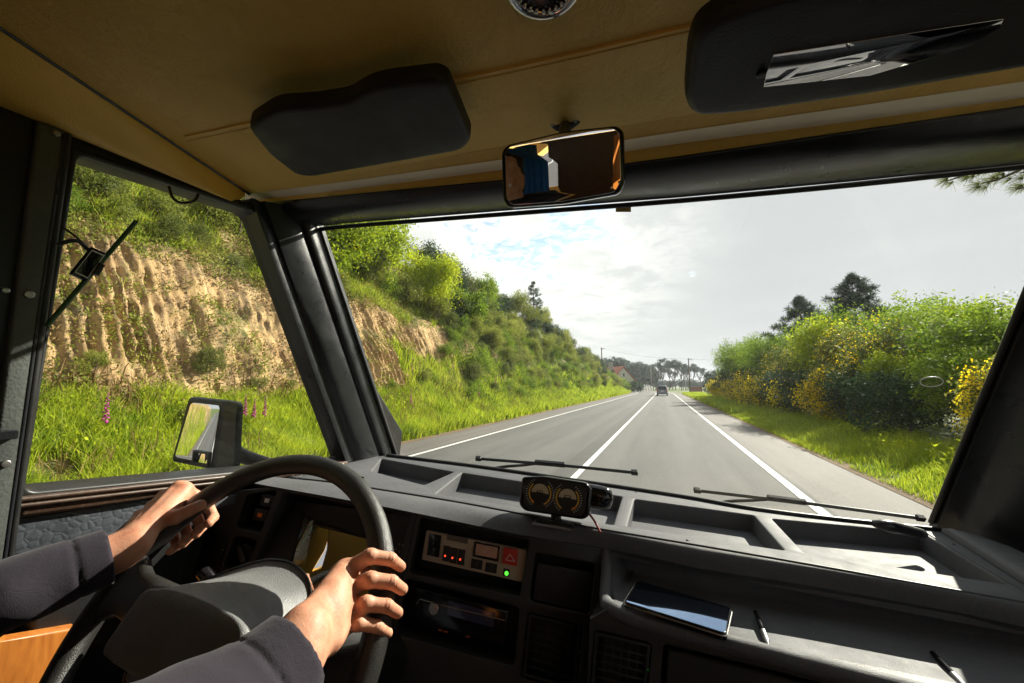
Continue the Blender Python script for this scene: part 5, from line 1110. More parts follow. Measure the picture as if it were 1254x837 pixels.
# radio
rdo = plate(fas2, 'car_radio', fa, [(508, 722), (622, 752), (618, 793), (503, 762)], (), 0.03, 0.002, h=-0.012, mat=M['blackgloss'])
plate(rdo, 'radio_display', fa, [(548, 738), (606, 754), (604, 772), (546, 756)], (), 0.001, 0.0002, h=-0.0112, mat=simple('radio_display_face', (0.05, 0.05, 0.09), 0.15))
V, F = disc_geo(fa, fa.px(530, 748), 0.011, 0.010, -0.005, 22, 0.002); autosmooth(part(rdo, 'volume_knob', V, F, M['steel'], True))
tube(rdo, 'radio_trim', [fa.hit(*p, -0.0105) for p in ((510, 740), (514, 734), (540, 741), (618, 760))], 0.0008, M['steel'], 5)
V, F = join([box_geo(fa.hit(x, y, -0.011), (0.008, 0.002, 0.001), fa.ex, fa.ey, fa.n) for x, y in ((539, 772), (546, 774), (573, 780))]); part(rdo, 'radio_marks', V, F, M['orange'])
# blank panels
bpn = plate(fas2, 'blank_panel', fa, [(658, 690), (727, 703), (720, 751), (652, 736)], (), 0.01, 0.003, h=-0.004, mat=M['dash_dark'])
V, F = disc_geo(fa, fa.px(688, 700), 0.008, 0.003, -0.0025, 18, 0.001); part(bpn, 'blank_plug', V, F, M['dash_dark'], True)
plate(lowp, 'glovebox_lid', fb, [(818, 797), (1040, 852), (1290, 920), (1290, 1080), (806, 980)], (), 0.012, 0.004, h=-0.006, mat=M['dash_dark'])
V, F = join([box_geo(fa.hit(x, y, -0.02), (0.012, 0.003, 0.002), fa.ex, fa.ey, fa.n) for x, y in ((532, 820), (550, 826), (572, 832))])
# shelf: lip, floor, back wall, left cheek
lipx = [(741, 672), (743, 700), (742, 735), (752, 748), (800, 765), (860, 781), (1020, 822), (1254, 882), (1400, 920)]
lip = [(fa.hit(*p, -0.006) if k == 0 else on(*p, 1, (0, 0.82, 0.755)[k]) if k < 3 else fb.hit(*p, -0.008)) for k, p in enumerate(lipx)]
tube(fas, 'shelf_lip', catmull(lip, 6), [0.010, 0.012, 0.013, 0.013], M['dash'], 12)
zs = lip[5][2] + 0.004; print('LIP', np.round(lip, 3))
shp = Plane((0, 1, zs), (1, 0, 0), (0, 1, 0))
def shelf_px(px, py, h=0): return shp.hit(px, py, h)
fl0 = [lip[k] for k in (3, 4, 5, 6, 7, 8)]
bkx = [(752, 690), (800, 715), (897, 745), (1020, 769), (1254, 815), (1400, 845)]
# floor follows the lip height and meets the back wall below the roll
back_ = [on(x, line(low, x) - 2, 2, -0.335) + np.array([0, 0.035, 0]) for x in (752, 800, 860, 1000, 1254, 1400)]
rings = []
for a, b in zip(fl0, back_):
    z1 = a[2] - 0.004; n1 = np.array([b[0], b[1], z1 - 0.004]); rings.append([a + np.array([0, 0, -0.001]), (a + n1) / 2 + np.array([0, 0, -0.003]), n1 + np.array([0, -0.02, 0.0]), n1 + np.array([0, -0.006, 0.004]), n1 + np.array([0, 0, 0.02]), np.array([b[0], b[1] + 0.004, b[2] + 0.02])])
V, F = loft_geo(rings, False, False); shf = autosmooth(part(fas, 'shelf', V, F, M['dash'], True, fix=False), 60)
r0 = rings[0]; ck = [lip[0] + np.array([0.006, 0.0, 0]), lip[1] + np.array([0.006, 0, 0]), lip[2] + np.array([0.006, 0, 0]), lip[3] + np.array([0, 0, -0.004])]
V, F = loft_geo([[p for p in ck], [p + np.array([0.016, 0.03, 0.0]) for p in ck], [p + np.array([0.02, 0.16, 0.0]) for p in ck]], False, False); autosmooth(part(fas, 'shelf_cheek', V, F, M['dash'], True, fix=False), 60)
# left end of the dashboard with demister outlet
le = [np.array([-0.865, 0.60]), dk.px(262, 612), dk.px(338, 592), dk.px(430, 590), np.array([-0.865, 1.0])]
V, F = loft_geo([[np.array([p[0], p[1], z]) for p in le] for z in (zD - 0.003, zD - 0.02)]); autosmooth(part(dash, 'dash_end', V, F, M['dash'], True))
tube(dash, 'demister_rim', catmull([dk.hit(228, 611, 0.004), dk.hit(245, 600, 0.008), dk.hit(262, 598, 0.008), dk.hit(270, 603, 0.004)], 5), 0.005, M['pillar'], 8)
g = [tube_geo([dk.hit(x0, y0, 0.002), dk.hit(x1, y1, 0.002)], 0.0018, 5) for (x0, y0, x1, y1) in [(352, 586, 374, 577), (360, 588, 380, 578), (395, 584, 432, 590), (372, 588, 400, 596), (400, 577, 446, 585)]]
V, F = join(g); part(dash, 'demister_slat', V, F, M['black'], True)

# --- steering wheel and column
WC = np.array([-0.49, 0.347, -0.339]); WT_ = 0.618; e1 = np.array([1.0, 0, 0]); e2 = np.array([0, math.sin(WT_), math.cos(WT_)]); en = np.array([0, -math.cos(WT_), math.sin(WT_)])
wp_ = lambda a, b, h=0: WC + e1 * a + e2 * b + en * h
sw = wheel = bpy.data.objects.new('steering_wheel', None); COL.objects.link(wheel); wheel.parent = van; wheel.location = -BASE[van.name]; BASE[wheel.name] = None
tube(wheel, 'rim', [wp_(0.215 * math.cos(a), 0.215 * math.sin(a)) for a in np.linspace(0, 2 * math.pi, 97)[:-1]], 0.0148, M['wheel'], 20, True)
def spoke_sec(a):
    k = abs(a) / 0.205; hw = np.interp(k, [0, 0.45, 0.8, 1.0], [0.028, 0.026, 0.026, 0.045]); hh_ = np.interp(k, [0, 0.4, 0.75, 1.0], [0.030, 0.026, 0.014, 0.010]); hc = np.interp(k, [0, 0.4, 0.8, 1], [0.026, 0.024, 0.006, 0.0]); bc_ = np.interp(k, [0, 1], [0.004, 0.002])
    return [wp_(a, bc_ + hw * np.sign(math.cos(t)) * abs(math.cos(t)) ** 0.6, hc + hh_ * np.sign(math.sin(t)) * abs(math.sin(t)) ** 0.6) for t in np.linspace(0, 2 * math.pi, 21)[:-1]]
sx = list(np.linspace(-0.207, 0.207, 27)); loft(wheel, 'spoke', [spoke_sec(a) for a in sx], M['wheel'], ang=60)
def res(P, n):
    P = np.array(P + [P[0]], float); s = np.concatenate([[0], np.cumsum(np.linalg.norm(np.diff(P, axis=0), axis=1))]); t = np.linspace(0, s[-1], n + 1)[:-1]; return np.stack([np.interp(t, s, P[:, i]) for i in range(P.shape[1])], 1)
bk2 = rounded([(-0.105, -0.075), (-0.112, 0.02), (-0.05, 0.060), (0.0, 0.086), (0.045, 0.092), (0.088, 0.078), (0.108, 0.045), (0.112, -0.075)], 0.02, 4)
md2 = rounded([(-0.100, -0.06), (-0.10, 0.018), (-0.045, 0.050), (0.0, 0.072), (0.045, 0.078), (0.088, 0.066), (0.106, 0.038), (0.108, -0.06)], 0.02, 4)
fr2 = rounded([(-0.075, -0.045), (-0.08, 0.018), (-0.04, 0.028), (0.0, 0.031), (0.04, 0.031), (0.08, 0.029), (0.104, 0.020), (0.104, -0.045)], 0.012, 4)
def sec(P, h, sc=1.0, off=(0, 0)): q = np.array(P); c_ = q.mean(0); return [wp_(*(c_ + (p - c_) * sc + np.array(off)), h) for p in q]
lerp = lambda A, B, t: [a * (1 - t) + b * t for a, b in zip(A, B)]
pad = loft(wheel, 'horn_pad', [sec(bk2, -0.016, 0.93), sec(bk2, -0.010), sec(md2, -0.001), sec(lerp(md2, fr2, 0.33), 0.022), sec(lerp(md2, fr2, 0.66), 0.042), sec(fr2, 0.056), sec(fr2, 0.0615, 0.97), sec(fr2, 0.063, 0.90), sec(fr2, 0.0635, 0.3)], M['hub'], ang=70)
ln_ = [p for p in sec(bk2, -0.0085, 1.004)]; tube(pad, 'pad_seam', ln_, 0.0014, M['black'], 5, True)
tube(wheel, 'column_shroud', [wp_(0.0, 0.0, -0.02), wp_(0, 0.0, -0.06), wp_(0, -0.0, -0.20), wp_(0, 0, -0.40)], [0.085, 0.062, 0.058, 0.06], M['dash_dark'], 24)
tube(wheel, 'indicator_stalk', catmull([wp_(-0.05, 0.02, -0.05), wp_(-0.10, 0.035, -0.05), wp_(-0.135, 0.045, -0.048)], 4), [0.006, 0.007, 0.010, 0.010], M['blackgloss'], 10)
tube(wheel, 'wiper_stalk', catmull([wp_(0.05, 0.02, -0.05), wp_(0.12, 0.05, -0.05), wp_(0.17, 0.07, -0.048)], 4), [0.006, 0.007, 0.009], M['black'], 10)

# --- wipers outside the windscreen
def wiper(b0, b1, arm, mm, lab=None):
    P0, P1 = ws.hit(*b0, -0.035), ws.hit(*b1, -0.035); wv_ = tube(van, 'windscreen_wiper', [P0, (P0 + P1) / 2 + ws.n * -0.004, P1], 0.0052, M['black'], 6, label=lab)
    m = (P0 * (1 - mm) + P1 * mm); dd = (P1 - P0) / np.linalg.norm(P1 - P0); V, F = box_geo(m - ws.n * 0.006, (0.10, 0.016, 0.010), dd, np.cross(ws.n, dd), ws.n, 0.003); part(wv_, 'wiper_bracket', V, F, M['pillar'])
    tube(wv_, 'wiper_arm', catmull([m - ws.n * 0.012] + [ws.hit(x, y, -0.05) for x, y in arm], 4), [0.004, 0.006], M['black'], 8)
    for e in (P0, P1): V, F = box_geo(e, (0.02, 0.014, 0.012), dd, np.cross(ws.n, dd), ws.n, 0.003); part(wv_, 'end_cap', V, F, M['black'])
wiper((586, 562), (777, 579), [(640, 570), (605, 574), (560, 590)], 0.48)
wiper((854, 601), (1127, 635), [(921, 613), (880, 617), (840, 640)], 0.43)
q = dk.hit(1078, 642, 0.012); V, F = tube_geo(catmull([dk.hit(1068, 641, 0.03), dk.hit(1090, 645, 0.03), dk.hit(1130, 654, 0.012)], 4), [0.006, 0.014, 0.010], 10)
part(van, 'wiper_pivot', V, F, M['pillar'], True)

# --- rest of the body: right side, floor, rear living area, seen in the mirrors
def slab(name, c, s, mat, par=van, bev=0.0): V, F = box_geo(c, s, bev=bev); return part(par, name, V, F, mat)
XR = 0.82
rwp = Plane((XR, 0, 0), (0, -1, 0), (0, 0, 1))
pd = plate(van, 'door', rwp, [np.array([0.25, -1.3]), np.array([-1.25, -1.3]), np.array([-1.25, -0.28]), np.array([-0.62, 0.42]), np.array([0.25, 0.42])], [[np.array([0.12, -0.22]), np.array([-1.0, -0.26]), np.array([-0.60, 0.32]), np.array([0.12, 0.33])]], 0.05, 0.006, mat=M['black'], px=False, hrad=0.02)
plate(pd, 'window_glass', rwp, [np.array([0.14, -0.24]), np.array([-1.05, -0.28]), np.array([-0.60, 0.34]), np.array([0.14, 0.35])], (), 0.004, 0.0005, h=-0.03, mat=M['glass'], px=False)
slab('floor', (-0.05, -0.4, -1.33), (1.9, 3.6, 0.04), simple('pale_vinyl_floor', (0.5, 0.42, 0.3), 0.5))
slab('front_bulkhead', (-0.05, 1.22, -0.85), (1.9, 0.04, 0.95), M['dash_dark'])
slab('rear_roof', (-0.03, -2.02, 0.38), (1.8, 0.3, 0.03), M['tan'])  # roof left open ahead of this piece, an added opening to brighten the cab
for sx_ in (-0.90, 0.84): 
    s_ = slab('side_wall', (sx_, -1.2, -0.85), (0.04, 1.9, 1.0), M['tan']); slab('side_wall', (sx_, -1.2, 0.22), (0.04, 1.9, 0.3), M['tan']); slab('side_wall', (sx_, -1.95, -0.15), (0.04, 0.4, 0.5), M['tan'])
slab('rear_wall', (-0.05, -2.15, -0.95), (1.8, 0.04, 0.8), M['tan']); slab('rear_wall', (0.45, -2.15, -0.1), (0.8, 0.04, 0.9), M['tan']); slab('rear_wall', (-0.83, -2.15, -0.1), (0.2, 0.04, 0.9), M['tan']); slab('rear_wall', (-0.35, -2.15, 0.25), (0.8, 0.04, 0.25), M['tan'])
slab('wardrobe', (0.60, -1.55, -0.45), (0.5, 0.7, 1.6), M['wood'])
slab('wardrobe', (0.06, -1.05, -0.45), (0.62, 0.30, 1.6), simple('dark_wood_panel', (0.09, 0.045, 0.02), 0.4))
for (x0, y0, L_, ax_) in ((-0.82, -0.92, 0.46, 1),):
    rings = []
    for t in np.linspace(0, 1, 40): y_ = y0 + 0.02 * math.sin(t * 38); rings.append([(x0 + L_ * t, y_, -0.75), (x0 + L_ * t, y_, 0.33)])
    V, F = loft_geo(rings, False, False); cu = part(van, 'curtain', V, F, M['curtain'], True, fix=False); md_ = cu.modifiers.new('thickness', 'SOLIDIFY'); md_.thickness = 0.003
rings = []
for t in np.linspace(0, 1, 90): rings.append([(-0.845 + 0.015 * math.sin(t * 110), -0.27 - 1.5 * t, -0.40), (-0.845 + 0.012 * math.sin(t * 110), -0.27 - 1.5 * t, 0.20)])
V, F = loft_geo(rings, False, False); cu = part(van, 'curtain', V, F, M['curtain'], True, fix=False); md_ = cu.modifiers.new('thickness', 'SOLIDIFY'); md_.thickness = 0.003  # second curtain added over the side window to block its bright reflection
def seat(cx_):
    s_ = bpy.data.objects.new('cab_seat', None); COL.objects.link(s_); s_.parent = van; s_.location = -BASE[van.name]; BASE[s_.name] = None
    slab('seat_cushion', (cx_, -0.02, -0.80), (0.48, 0.46, 0.14), M['seat'], s_, 0.05); V, F = box_geo((cx_, -0.32, -0.42), (0.48, 0.12, 0.70), (1, 0, 0), (0, 0.97, 0.24), (0, -0.24, 0.97), 0.05); part(s_, 'backrest', V, F, M['seat']); slab('seat_base', (cx_, -0.02, -1.09), (0.40, 0.4, 0.42), M['dash_dark'], s_)
seat(-0.47); seat(0.50)

# ================================================================== things lying or standing on the dashboard
# two-dial inclinometer
gc = dk.hit(675, 634); gp = Plane(gc + np.array([0, 0, 0.052]), (0.995, 0.10, -0.0), (0, -0.20, 0.98))
sd_ = fa.hit(1, 1)
def rayplane_through(c, nv, upv): 
    n = np.array(nv, float); n /= np.linalg.norm(n); ex = np.cross(upv, n); return Plane(c, ex, np.cross(n, ex))
gcen = on(680, 610, 1, dk.hit(680, 634)[1] - 0.03); gp = rayplane_through(gcen, (0.10, -0.97, 0.22), (0, 0, 1))
G = vthing('inclinometer', tuple(dk.hit(680, 636)), 'black twin dial inclinometer standing on the middle of the dashboard', 'gauge')
gq = [(639, 584), (665, 583), (718, 591), (725, 600), (722, 632), (714, 637), (642, 626), (635, 618)]
gb_ = plate(G, 'housing', gp, gq, (), 0.045, 0.005, mat=M['blackgloss'], rad=0.008, seg=4)
c_ = np.array([680, 610.0]); fq = [tuple(c_ + (np.array(p) - c_) * 0.86) for p in gq]
ff = plate(G, 'face', gp, fq, (), 0.002, 0.0003, h=0.0012, mat=M['black'], rad=0.006)
M['dialcream'] = simple('dial_cream', (0.50, 0.42, 0.28), 0.6, var=0.1); M['amber'] = simple('amber_arc', (0.62, 0.36, 0.04), 0.5, var=0.1)
def arc(par, name, pl, c, r0, r1, a0, a1, mat, h, n=24):
    P = [(c[0] + r1 * math.cos(a), c[1] + r1 * math.sin(a)) for a in np.linspace(a0, a1, n)] + [(c[0] + r0 * math.cos(a), c[1] + r0 * math.sin(a)) for a in np.linspace(a1, a0, n)]
    V, F = plate_geo(pl, P, (), 0.0005, 0.0001, h); return part(par, name, V, F, mat)
for i, (x, y) in enumerate(((661.5, 604), (695, 610.5))):
    c = gp.px(x, y); V, F = disc_geo(gp, c, 0.0235, 0.001, 0.0025, 36, 0.0003); dd = part(G, 'dial', V, F, M['dash_dark'], True)
    r = 0.0185
    Pl = [(c[0] + r * math.cos(a), c[1] + r * math.sin(a)) for a in np.linspace(0.0, math.pi, 24)]; V, F = plate_geo(gp, Pl, (), 0.0006, 0.0001, 0.0034); part(dd, 'dial_sky', V, F, M['dialcream'])
    arc(dd, 'dial_arc', gp, c, 0.0215, 0.0245, -1.1, 0.8, M['amber'], 0.0036); arc(dd, 'dial_arc', gp, c, 0.0215, 0.0245, math.pi - 0.8, math.pi + 1.1, M['amber'], 0.0036)
    g = []
    for a in np.concatenate([np.linspace(-1.0, 1.0, 13), math.pi + np.linspace(-1.0, 1.0, 13)]): uu = np.array([math.cos(a), math.sin(a)]); g.append(tube_geo([gp.at(*(c + uu * 0.027), 0.0022), gp.at(*(c + uu * 0.0305), 0.0022)], 0.0004, 4))
    V, F = join(g); part(dd, 'tick_marks', V, F, M['white'])
    if i == 0:   # side view of a car
        pr = [(-9, -3.5), (-9, 0), (-6, 1), (-4.5, 4.5), (4, 4.5), (5.5, 1), (9.5, 0.4), (9.5, -3.5)]; V1 = plate_geo(gp, [(c[0] + a * 0.00125, c[1] + b * 0.00125) for a, b in pr], [[(c[0] + a * 0.00125, c[1] + b * 0.00125) for a, b in [(-4.6, 1.4), (-3.4, 3.6), (-0.6, 3.6), (-0.6, 1.4)]], [(c[0] + a * 0.00125, c[1] + b * 0.00125) for a, b in [(0.4, 1.4), (0.4, 3.6), (3.2, 3.6), (4.2, 1.4)]]], 0.0005, 0.0001, 0.0044)
        V, F = join([V1] + [disc_geo(gp, c + np.array([s * 0.0072, -0.0045]), 0.0028, 0.0005, 0.0050, 14, 0.0001) for s in (-1, 1)])
    else:        # rear view of a car
        pr = [(-6, -4.5), (-6, 1.5), (-4.6, 5), (4.6, 5), (6, 1.5), (6, -4.5)]; V1 = plate_geo(gp, [(c[0] + a * 0.00125, c[1] + b * 0.00125) for a, b in pr], [[(c[0] + a * 0.00125, c[1] + b * 0.00125) for a, b in [(-4.4, 1.4), (-3.6, 4.0), (3.6, 4.0), (4.4, 1.4)]]], 0.0005, 0.0001, 0.0044)
        V, F = join([V1] + [box_geo(gp.at(c[0] + s * 0.0058, c[1] - 0.0072, 0.0042), (0.003, 0.004, 0.0006), gp.ex, gp.ey, gp.n) for s in (-1, 1)])
    part(dd, 'car_silhouette', V, F, M['black'] if i == 0 else M['dash_dark'])
    for sgn in (1,): 
        c2 = c + np.array([-0.017 if i == 0 else 0.017, -0.020]); V, F = plate_geo(gp, [tuple(c2), tuple(c2 + [0.006 if i == 0 else -0.006, 0.004]), tuple(c2 + [-0.001 if i == 0 else 0.001, 0.006])], (), 0.0005, 0.0001, 0.004); part(dd, 'red_pointer', V, F, M['orange'])
V, F = tube_geo([gp.hit(681, 628, -0.03), gp.hit(681, 640, -0.02)], 0.011, 14); part(G, 'stem', V, F, M['black'], True)
for s_ in (1,):
    fq = [dk.hit(*p, 0.004) for p in ((660, 634), (703, 641), (700, 648), (652, 640))]; V, F = loft_geo([fq, [p - np.array([0, 0, 0.004]) for p in fq]]); part(G, 'foot', V, F, M['steel'])
    tube(G, 'foot_clip', [dk.hit(657, 637, 0.007), dk.hit(680, 640, 0.008), dk.hit(702, 645, 0.007)], 0.003, M['black'], 6)
V, F = loft_geo([[gp.at(*(gp.px(722, 612) + [0.010 + a_, 0.0]), -0.02) + np.array([0.0, 0.02, 0]) + np.array([0.0, math.cos(t), 0]) * 0.02 * k + np.array([0, 0, math.sin(t)]) * 0.026 * k for t in np.linspace(0, 2 * math.pi, 17)[:-1]] for a_, k in ((-0.02, 1.0), (0.0, 1.0), (0.018, 0.95), (0.030, 0.7), (0.034, 0.2))])
autosmooth(part(G, 'side_pod', V, F, M['blackgloss'], True), 60)
tube(G, 'red_wire', catmull([gp.hit(722, 630, -0.012), gp.hit(729, 640, -0.004), dk.hit(735, 652, 0.002)], 5), 0.0022, M['redcable'], 8)
# phone and pens on the shelf
ph = [(780, 710), (897, 745), (890, 777), (763, 737)]
pz = zs - 0.004 + 0.020
pp = [on(x, y, 2, pz) for x, y in ph]
pc = np.mean(pp, axis=0)
php = Plane(pc, pp[1] - pp[0], pp[0] - pp[3] + np.array([0, 0, -0.004]))
PHN = vthing('smartphone', tuple(pc - np.array([0, 0, 0.012])), 'glossy black smartphone lying on the dashboard shelf and mirroring the sky', 'phone')
pb_ = plate(PHN, 'body', php, ph, (), 0.010, 0.003, mat=M['blackgloss'], rad=0.009, seg=4)
cph = np.mean(ph, axis=0); plate(PHN, 'screen', php, [tuple(cph + (np.array(p) - cph) * 0.96) for p in ph], (), 0.001, 0.0003, h=0.0006, mat=mirror('phone_glass', (0.28, 0.40, 0.60)), rad=0.007)
tube(PHN, 'metal_edge', [php.at(*q, -0.004) for q in rounded([php.px(*p) for p in ph], 0.009)], 0.0012, M['steel'], 6, True)
def pen(a, b, lab, m):
    za = zs + 0.001; A = on(*a, 2, za); B = on(*b, 2, za); t = vthing('pen', tuple((A + B) / 2), lab, 'pen'); d_ = B - A
    tube(t, 'barrel', [A, A + d_ * 0.62], [0.0035, 0.0045, 0.0045], m, 10); tube(t, 'grip', [A + d_ * 0.62, A + d_ * 0.9], [0.0045, 0.004], M['steel'], 10); tube(t, 'tip', [A + d_ * 0.9, B], [0.004, 0.001], M['steel'], 10)
pen((925, 750), (941, 790), 'dark pen lying on the shelf just right of the phone', M['blackgloss'])
pen((1142, 800), (1185, 845), 'dark pen lying on the shelf at the far right, cut by the picture edge', M['blackgloss'])

# ================================================================== THE DRIVER
def rimf(deg):
    a = R_(deg); rh = e1 * math.cos(a) + e2 * math.sin(a); th = e1 * math.sin(a) - e2 * math.cos(a); P0 = WC + rh * 0.215; return P0, rh, th
# th points clockwise (towards the top on the left side)
P0, rh, th = rimf(150)
if th[2] < 0: th = -th
gL = lambda r, t, n: P0 + rh * r + th * t + en * n
def onray(px, py, d): r = vray(px, py); return r / np.linalg.norm(r) * d
# left hand: joints in the grip frame (radial, along the rim, towards the driver)
Lw = onray(152, 674, 0.79)
Lf = []
for k, (t, sc) in enumerate(((0.010, 0.97), (-0.010, 1.0), (-0.030, 0.95), (-0.048, 0.8))):
    m = gL(0.034, t, 0.018); Lf.append([m, gL(0.026, t + 0.004, -0.024), gL(-0.008 * sc, t + 0.002, -0.034), gL(-0.034 * sc, t + 0.004, -0.016)])
Lthumb = [Lw + (gL(0.010, -0.02, 0.030) - Lw) * 0.35, gL(-0.006, -0.032, 0.036), gL(-0.024, 0.000, 0.026), gL(-0.028, 0.030, 0.018)]
P1, rh2, th2 = rimf(29)
if th2[2] < 0: th2 = -th2
gR = lambda r, t, n: P1 + rh2 * r + th2 * t + en * n
Rw_ = onray(368, 791, 0.488)
Rf = []
for tm, tp, sc in ((0.010, 0.016, 0.97), (-0.008, -0.009, 1.0), (-0.026, -0.031, 0.90), (-0.042, -0.047, 0.70)):
    Rf.append([gR(-0.036, tm, 0.030), gR(-0.036 + 0.038 * sc, tp, 0.033), gR(-0.036 + 0.056 * sc, tp - 0.004, 0.017), gR(-0.036 + 0.059 * sc, tp - 0.008, -0.004)])
Rthumb = [Rw_ + (gR(-0.03, 0.0, 0.01) - Rw_) * 0.42, gR(-0.034, 0.006, 0.006), gR(-0.026, 0.030, -0.006), gR(-0.012, 0.048, -0.016)]
def hand_sdf(W_, F, T, elbow, upn, fill=()):
    W_ = np.array(W_); ax = np.array(elbow) - W_; ax /= np.linalg.norm(ax); fr = F[1][0] - W_; sd_ = F[0][0] - F[3][0]; nrm = np.cross(fr, sd_); nrm /= np.linalg.norm(nrm); nrm *= np.sign(nrm @ upn)
    sdn = sd_ / np.linalg.norm(sd_)
    def fn(X, Y, Z):
        C = lambda a, b, ra, rb: cone_sdf(X, Y, Z, a, b, ra, rb)
        d = smin(C(W_ + sdn * 0.010 - ax * 0.0, W_ + sdn * 0.012 + ax * 0.20, 0.0195, 0.032), C(W_ - sdn * 0.010, W_ - sdn * 0.012 + ax * 0.20, 0.0195, 0.032), 0.014)
        palm = None
        for k, f in enumerate(F):
            b0 = W_ + sdn * (0.014 - 0.0095 * k); m = f[0] - nrm * 0.003
            q = C(b0, m, 0.0150 - 0.001 * (k == 3), 0.0125 - 0.0008 * k); palm = q if palm is None else smin(palm, q, 0.012)
            mid = (b0 * 0.45 + m * 0.55) - nrm * 0.008; palm = smin(palm, C(mid, m - nrm * 0.004, 0.012, 0.010), 0.010)
            ten = C(b0 * 0.7 + m * 0.3 + nrm * 0.0135, f[0] + nrm * 0.0100, 0.0018, 0.0036); palm = smin(palm, ten, 0.005)
            palm = smin(palm, C(f[0] + nrm * 0.0040, f[0] + nrm * 0.0040 + (f[1] - f[0]) * 0.05, 0.0092, 0.0085), 0.005)       # knuckle
        d = smin(d, palm, 0.014)
        for q0, q1, o0, o1 in ((0.25, 0.85, 0.010, 0.000), (0.35, 0.95, -0.002, -0.012)):                                    # veins on the back of the hand
            d = smin(d, C(W_ + fr * q0 + sdn * o0 + nrm * 0.0152, W_ + fr * q1 + sdn * o1 + nrm * 0.0140, 0.0014, 0.0016), 0.003)
        d = smin(d, C(T[0], T[1], 0.0165, 0.0125), 0.014)                                                                    # ball of the thumb
        web = C(T[1] * 0.75 + W_ * 0.25, F[0][0] * 0.75 + T[1] * 0.25 - nrm * 0.004, 0.009, 0.006); d = smin(d, web, 0.012)
        for a, b, ra, rb in fill: d = smin(d, C(a, b, ra, rb), 0.010)
        for k, f in enumerate(F):
            s = (0.93, 0.96, 0.90, 0.80)[k]
            g = smin(C(f[0], f[1], 0.0098 * s, 0.0088 * s), C(f[1], f[2], 0.0088 * s, 0.0078 * s), 0.003)
            g = smin(g, C(f[2], f[3], 0.0078 * s, 0.0066 * s), 0.003); g = smin(g, C(f[1], f[1] + (f[2] - f[1]) * 0.04, 0.0094 * s, 0.0092 * s), 0.002)
            for J, Dr in ((f[1], f[1] - f[0]), (f[2], f[2] - f[1])):
                Dr = Dr / np.linalg.norm(Dr); q = (X - J[0]) * Dr[0] + (Y - J[1]) * Dr[1] + (Z - J[2]) * Dr[2]
                near = np.exp(-((X - J[0]) ** 2 + (Y - J[1]) ** 2 + (Z - J[2]) ** 2) / 0.00022)
                g = g + 0.0008 * near * (np.exp(-(q / 0.0011) ** 2) + 0.8 * np.exp(-((q + 0.0038) / 0.0010) ** 2) + 0.8 * np.exp(-((q - 0.0036) / 0.0010) ** 2))
            d = smin(d, g, 0.0045)
        g = smin(C(T[1], T[2], 0.0112, 0.0098), C(T[2], T[3], 0.0098, 0.0080), 0.003); d = smin(d, g, 0.005)
        # wrinkles and veins, a few tenths of a millimetre
        return d
    return fn
Lelb = onray(-300, 845, 0.80); Relb = onray(222, 940, 0.47)
Lsh = np.array([-0.68, -0.16, -0.13]); Rsh = np.array([-0.31, -0.17, -0.13])
parts_ = []
for W_, F, T, el, sh_, up_ in ((Lw, Lf, Lthumb, Lelb, Lsh, np.array([0.2, -0.2, 1])), (Rw_, Rf, Rthumb, Relb, Rsh, en)):
    pts_ = np.array([W_] + [p for f in F for p in f] + T); lo = pts_.min(0) - 0.028; hi = pts_.max(0) + 0.028
    axd = (el - W_) / np.linalg.norm(el - W_); far = W_ + axd * 0.10; lo = np.minimum(lo, far - 0.05); hi = np.maximum(hi, far + 0.05)
    if W_ is Rw_ or True: pass
    parts_.append(surf_nets(hand_sdf(W_, F, T, el, up_, [(gL(0.030, -0.008, 0.024), gL(0.004, -0.020, 0.030), 0.011, 0.012), (gL(0.020, -0.002, 0.022), gL(-0.010, -0.010, 0.026), 0.008, 0.009)] if W_ is Lw else ()), lo, hi, 0.0012))
def torso(X, Y, Z):
    C = lambda a, b, ra, rb: cone_sdf(X, Y, Z, a, b, ra, rb)
    d = smin(C((-0.49, -0.20, -0.68), (-0.49, -0.20, -0.30), 0.14, 0.15), C((-0.62, -0.18, -0.17), (-0.36, -0.18, -0.17), 0.075, 0.075), 0.08)
    d = smin(d, C((-0.49, -0.18, -0.15), (-0.49, -0.155, 0.0), 0.058, 0.052), 0.03); d = smin(d, C((-0.49, -0.155, 0.05), (-0.49, -0.14, 0.15), 0.072, 0.088), 0.02)
    d = smin(d, C((-0.49, -0.065, 0.055), (-0.49, -0.075, 0.09), 0.012, 0.008), 0.012)
    for s in (-1, 1): d = smin(d, C((-0.49 + s * 0.083, -0.145, 0.07), (-0.49 + s * 0.086, -0.15, 0.10), 0.010, 0.014), 0.005)
    for a, b in ((Lsh, Lelb), (Rsh, Relb)): d = smin(d, C(a, b, 0.052, 0.040), 0.03)
    for a, b in ((Lelb, Lw), (Relb, Rw_)): d = smin(d, C(a, a + (b - a) * 0.75, 0.038, 0.026), 0.02)
    for s in (-1, 1): d = smin(d, C((-0.49 + s * 0.09, -0.15, -0.68), (-0.49 + s * 0.13, 0.30, -0.66), 0.085, 0.060), 0.04); d = smin(d, C((-0.49 + s * 0.13, 0.30, -0.66), (-0.49 + s * 0.12, 0.52, -1.12), 0.058, 0.04), 0.02)
    return d
parts_.append(surf_nets(torso, (-1.0, -0.42, -1.25), (0.05, 0.64, 0.27), 0.011))
BP = (-0.49, -0.05, -0.73)
person = vthing('person', BP, 'driver in a dark purple grey sweater holding the steering wheel with both hands', 'person')
V, F = joinq(parts_); bdy = part(person, 'body', V, F, M['skin'], True, fix=False)
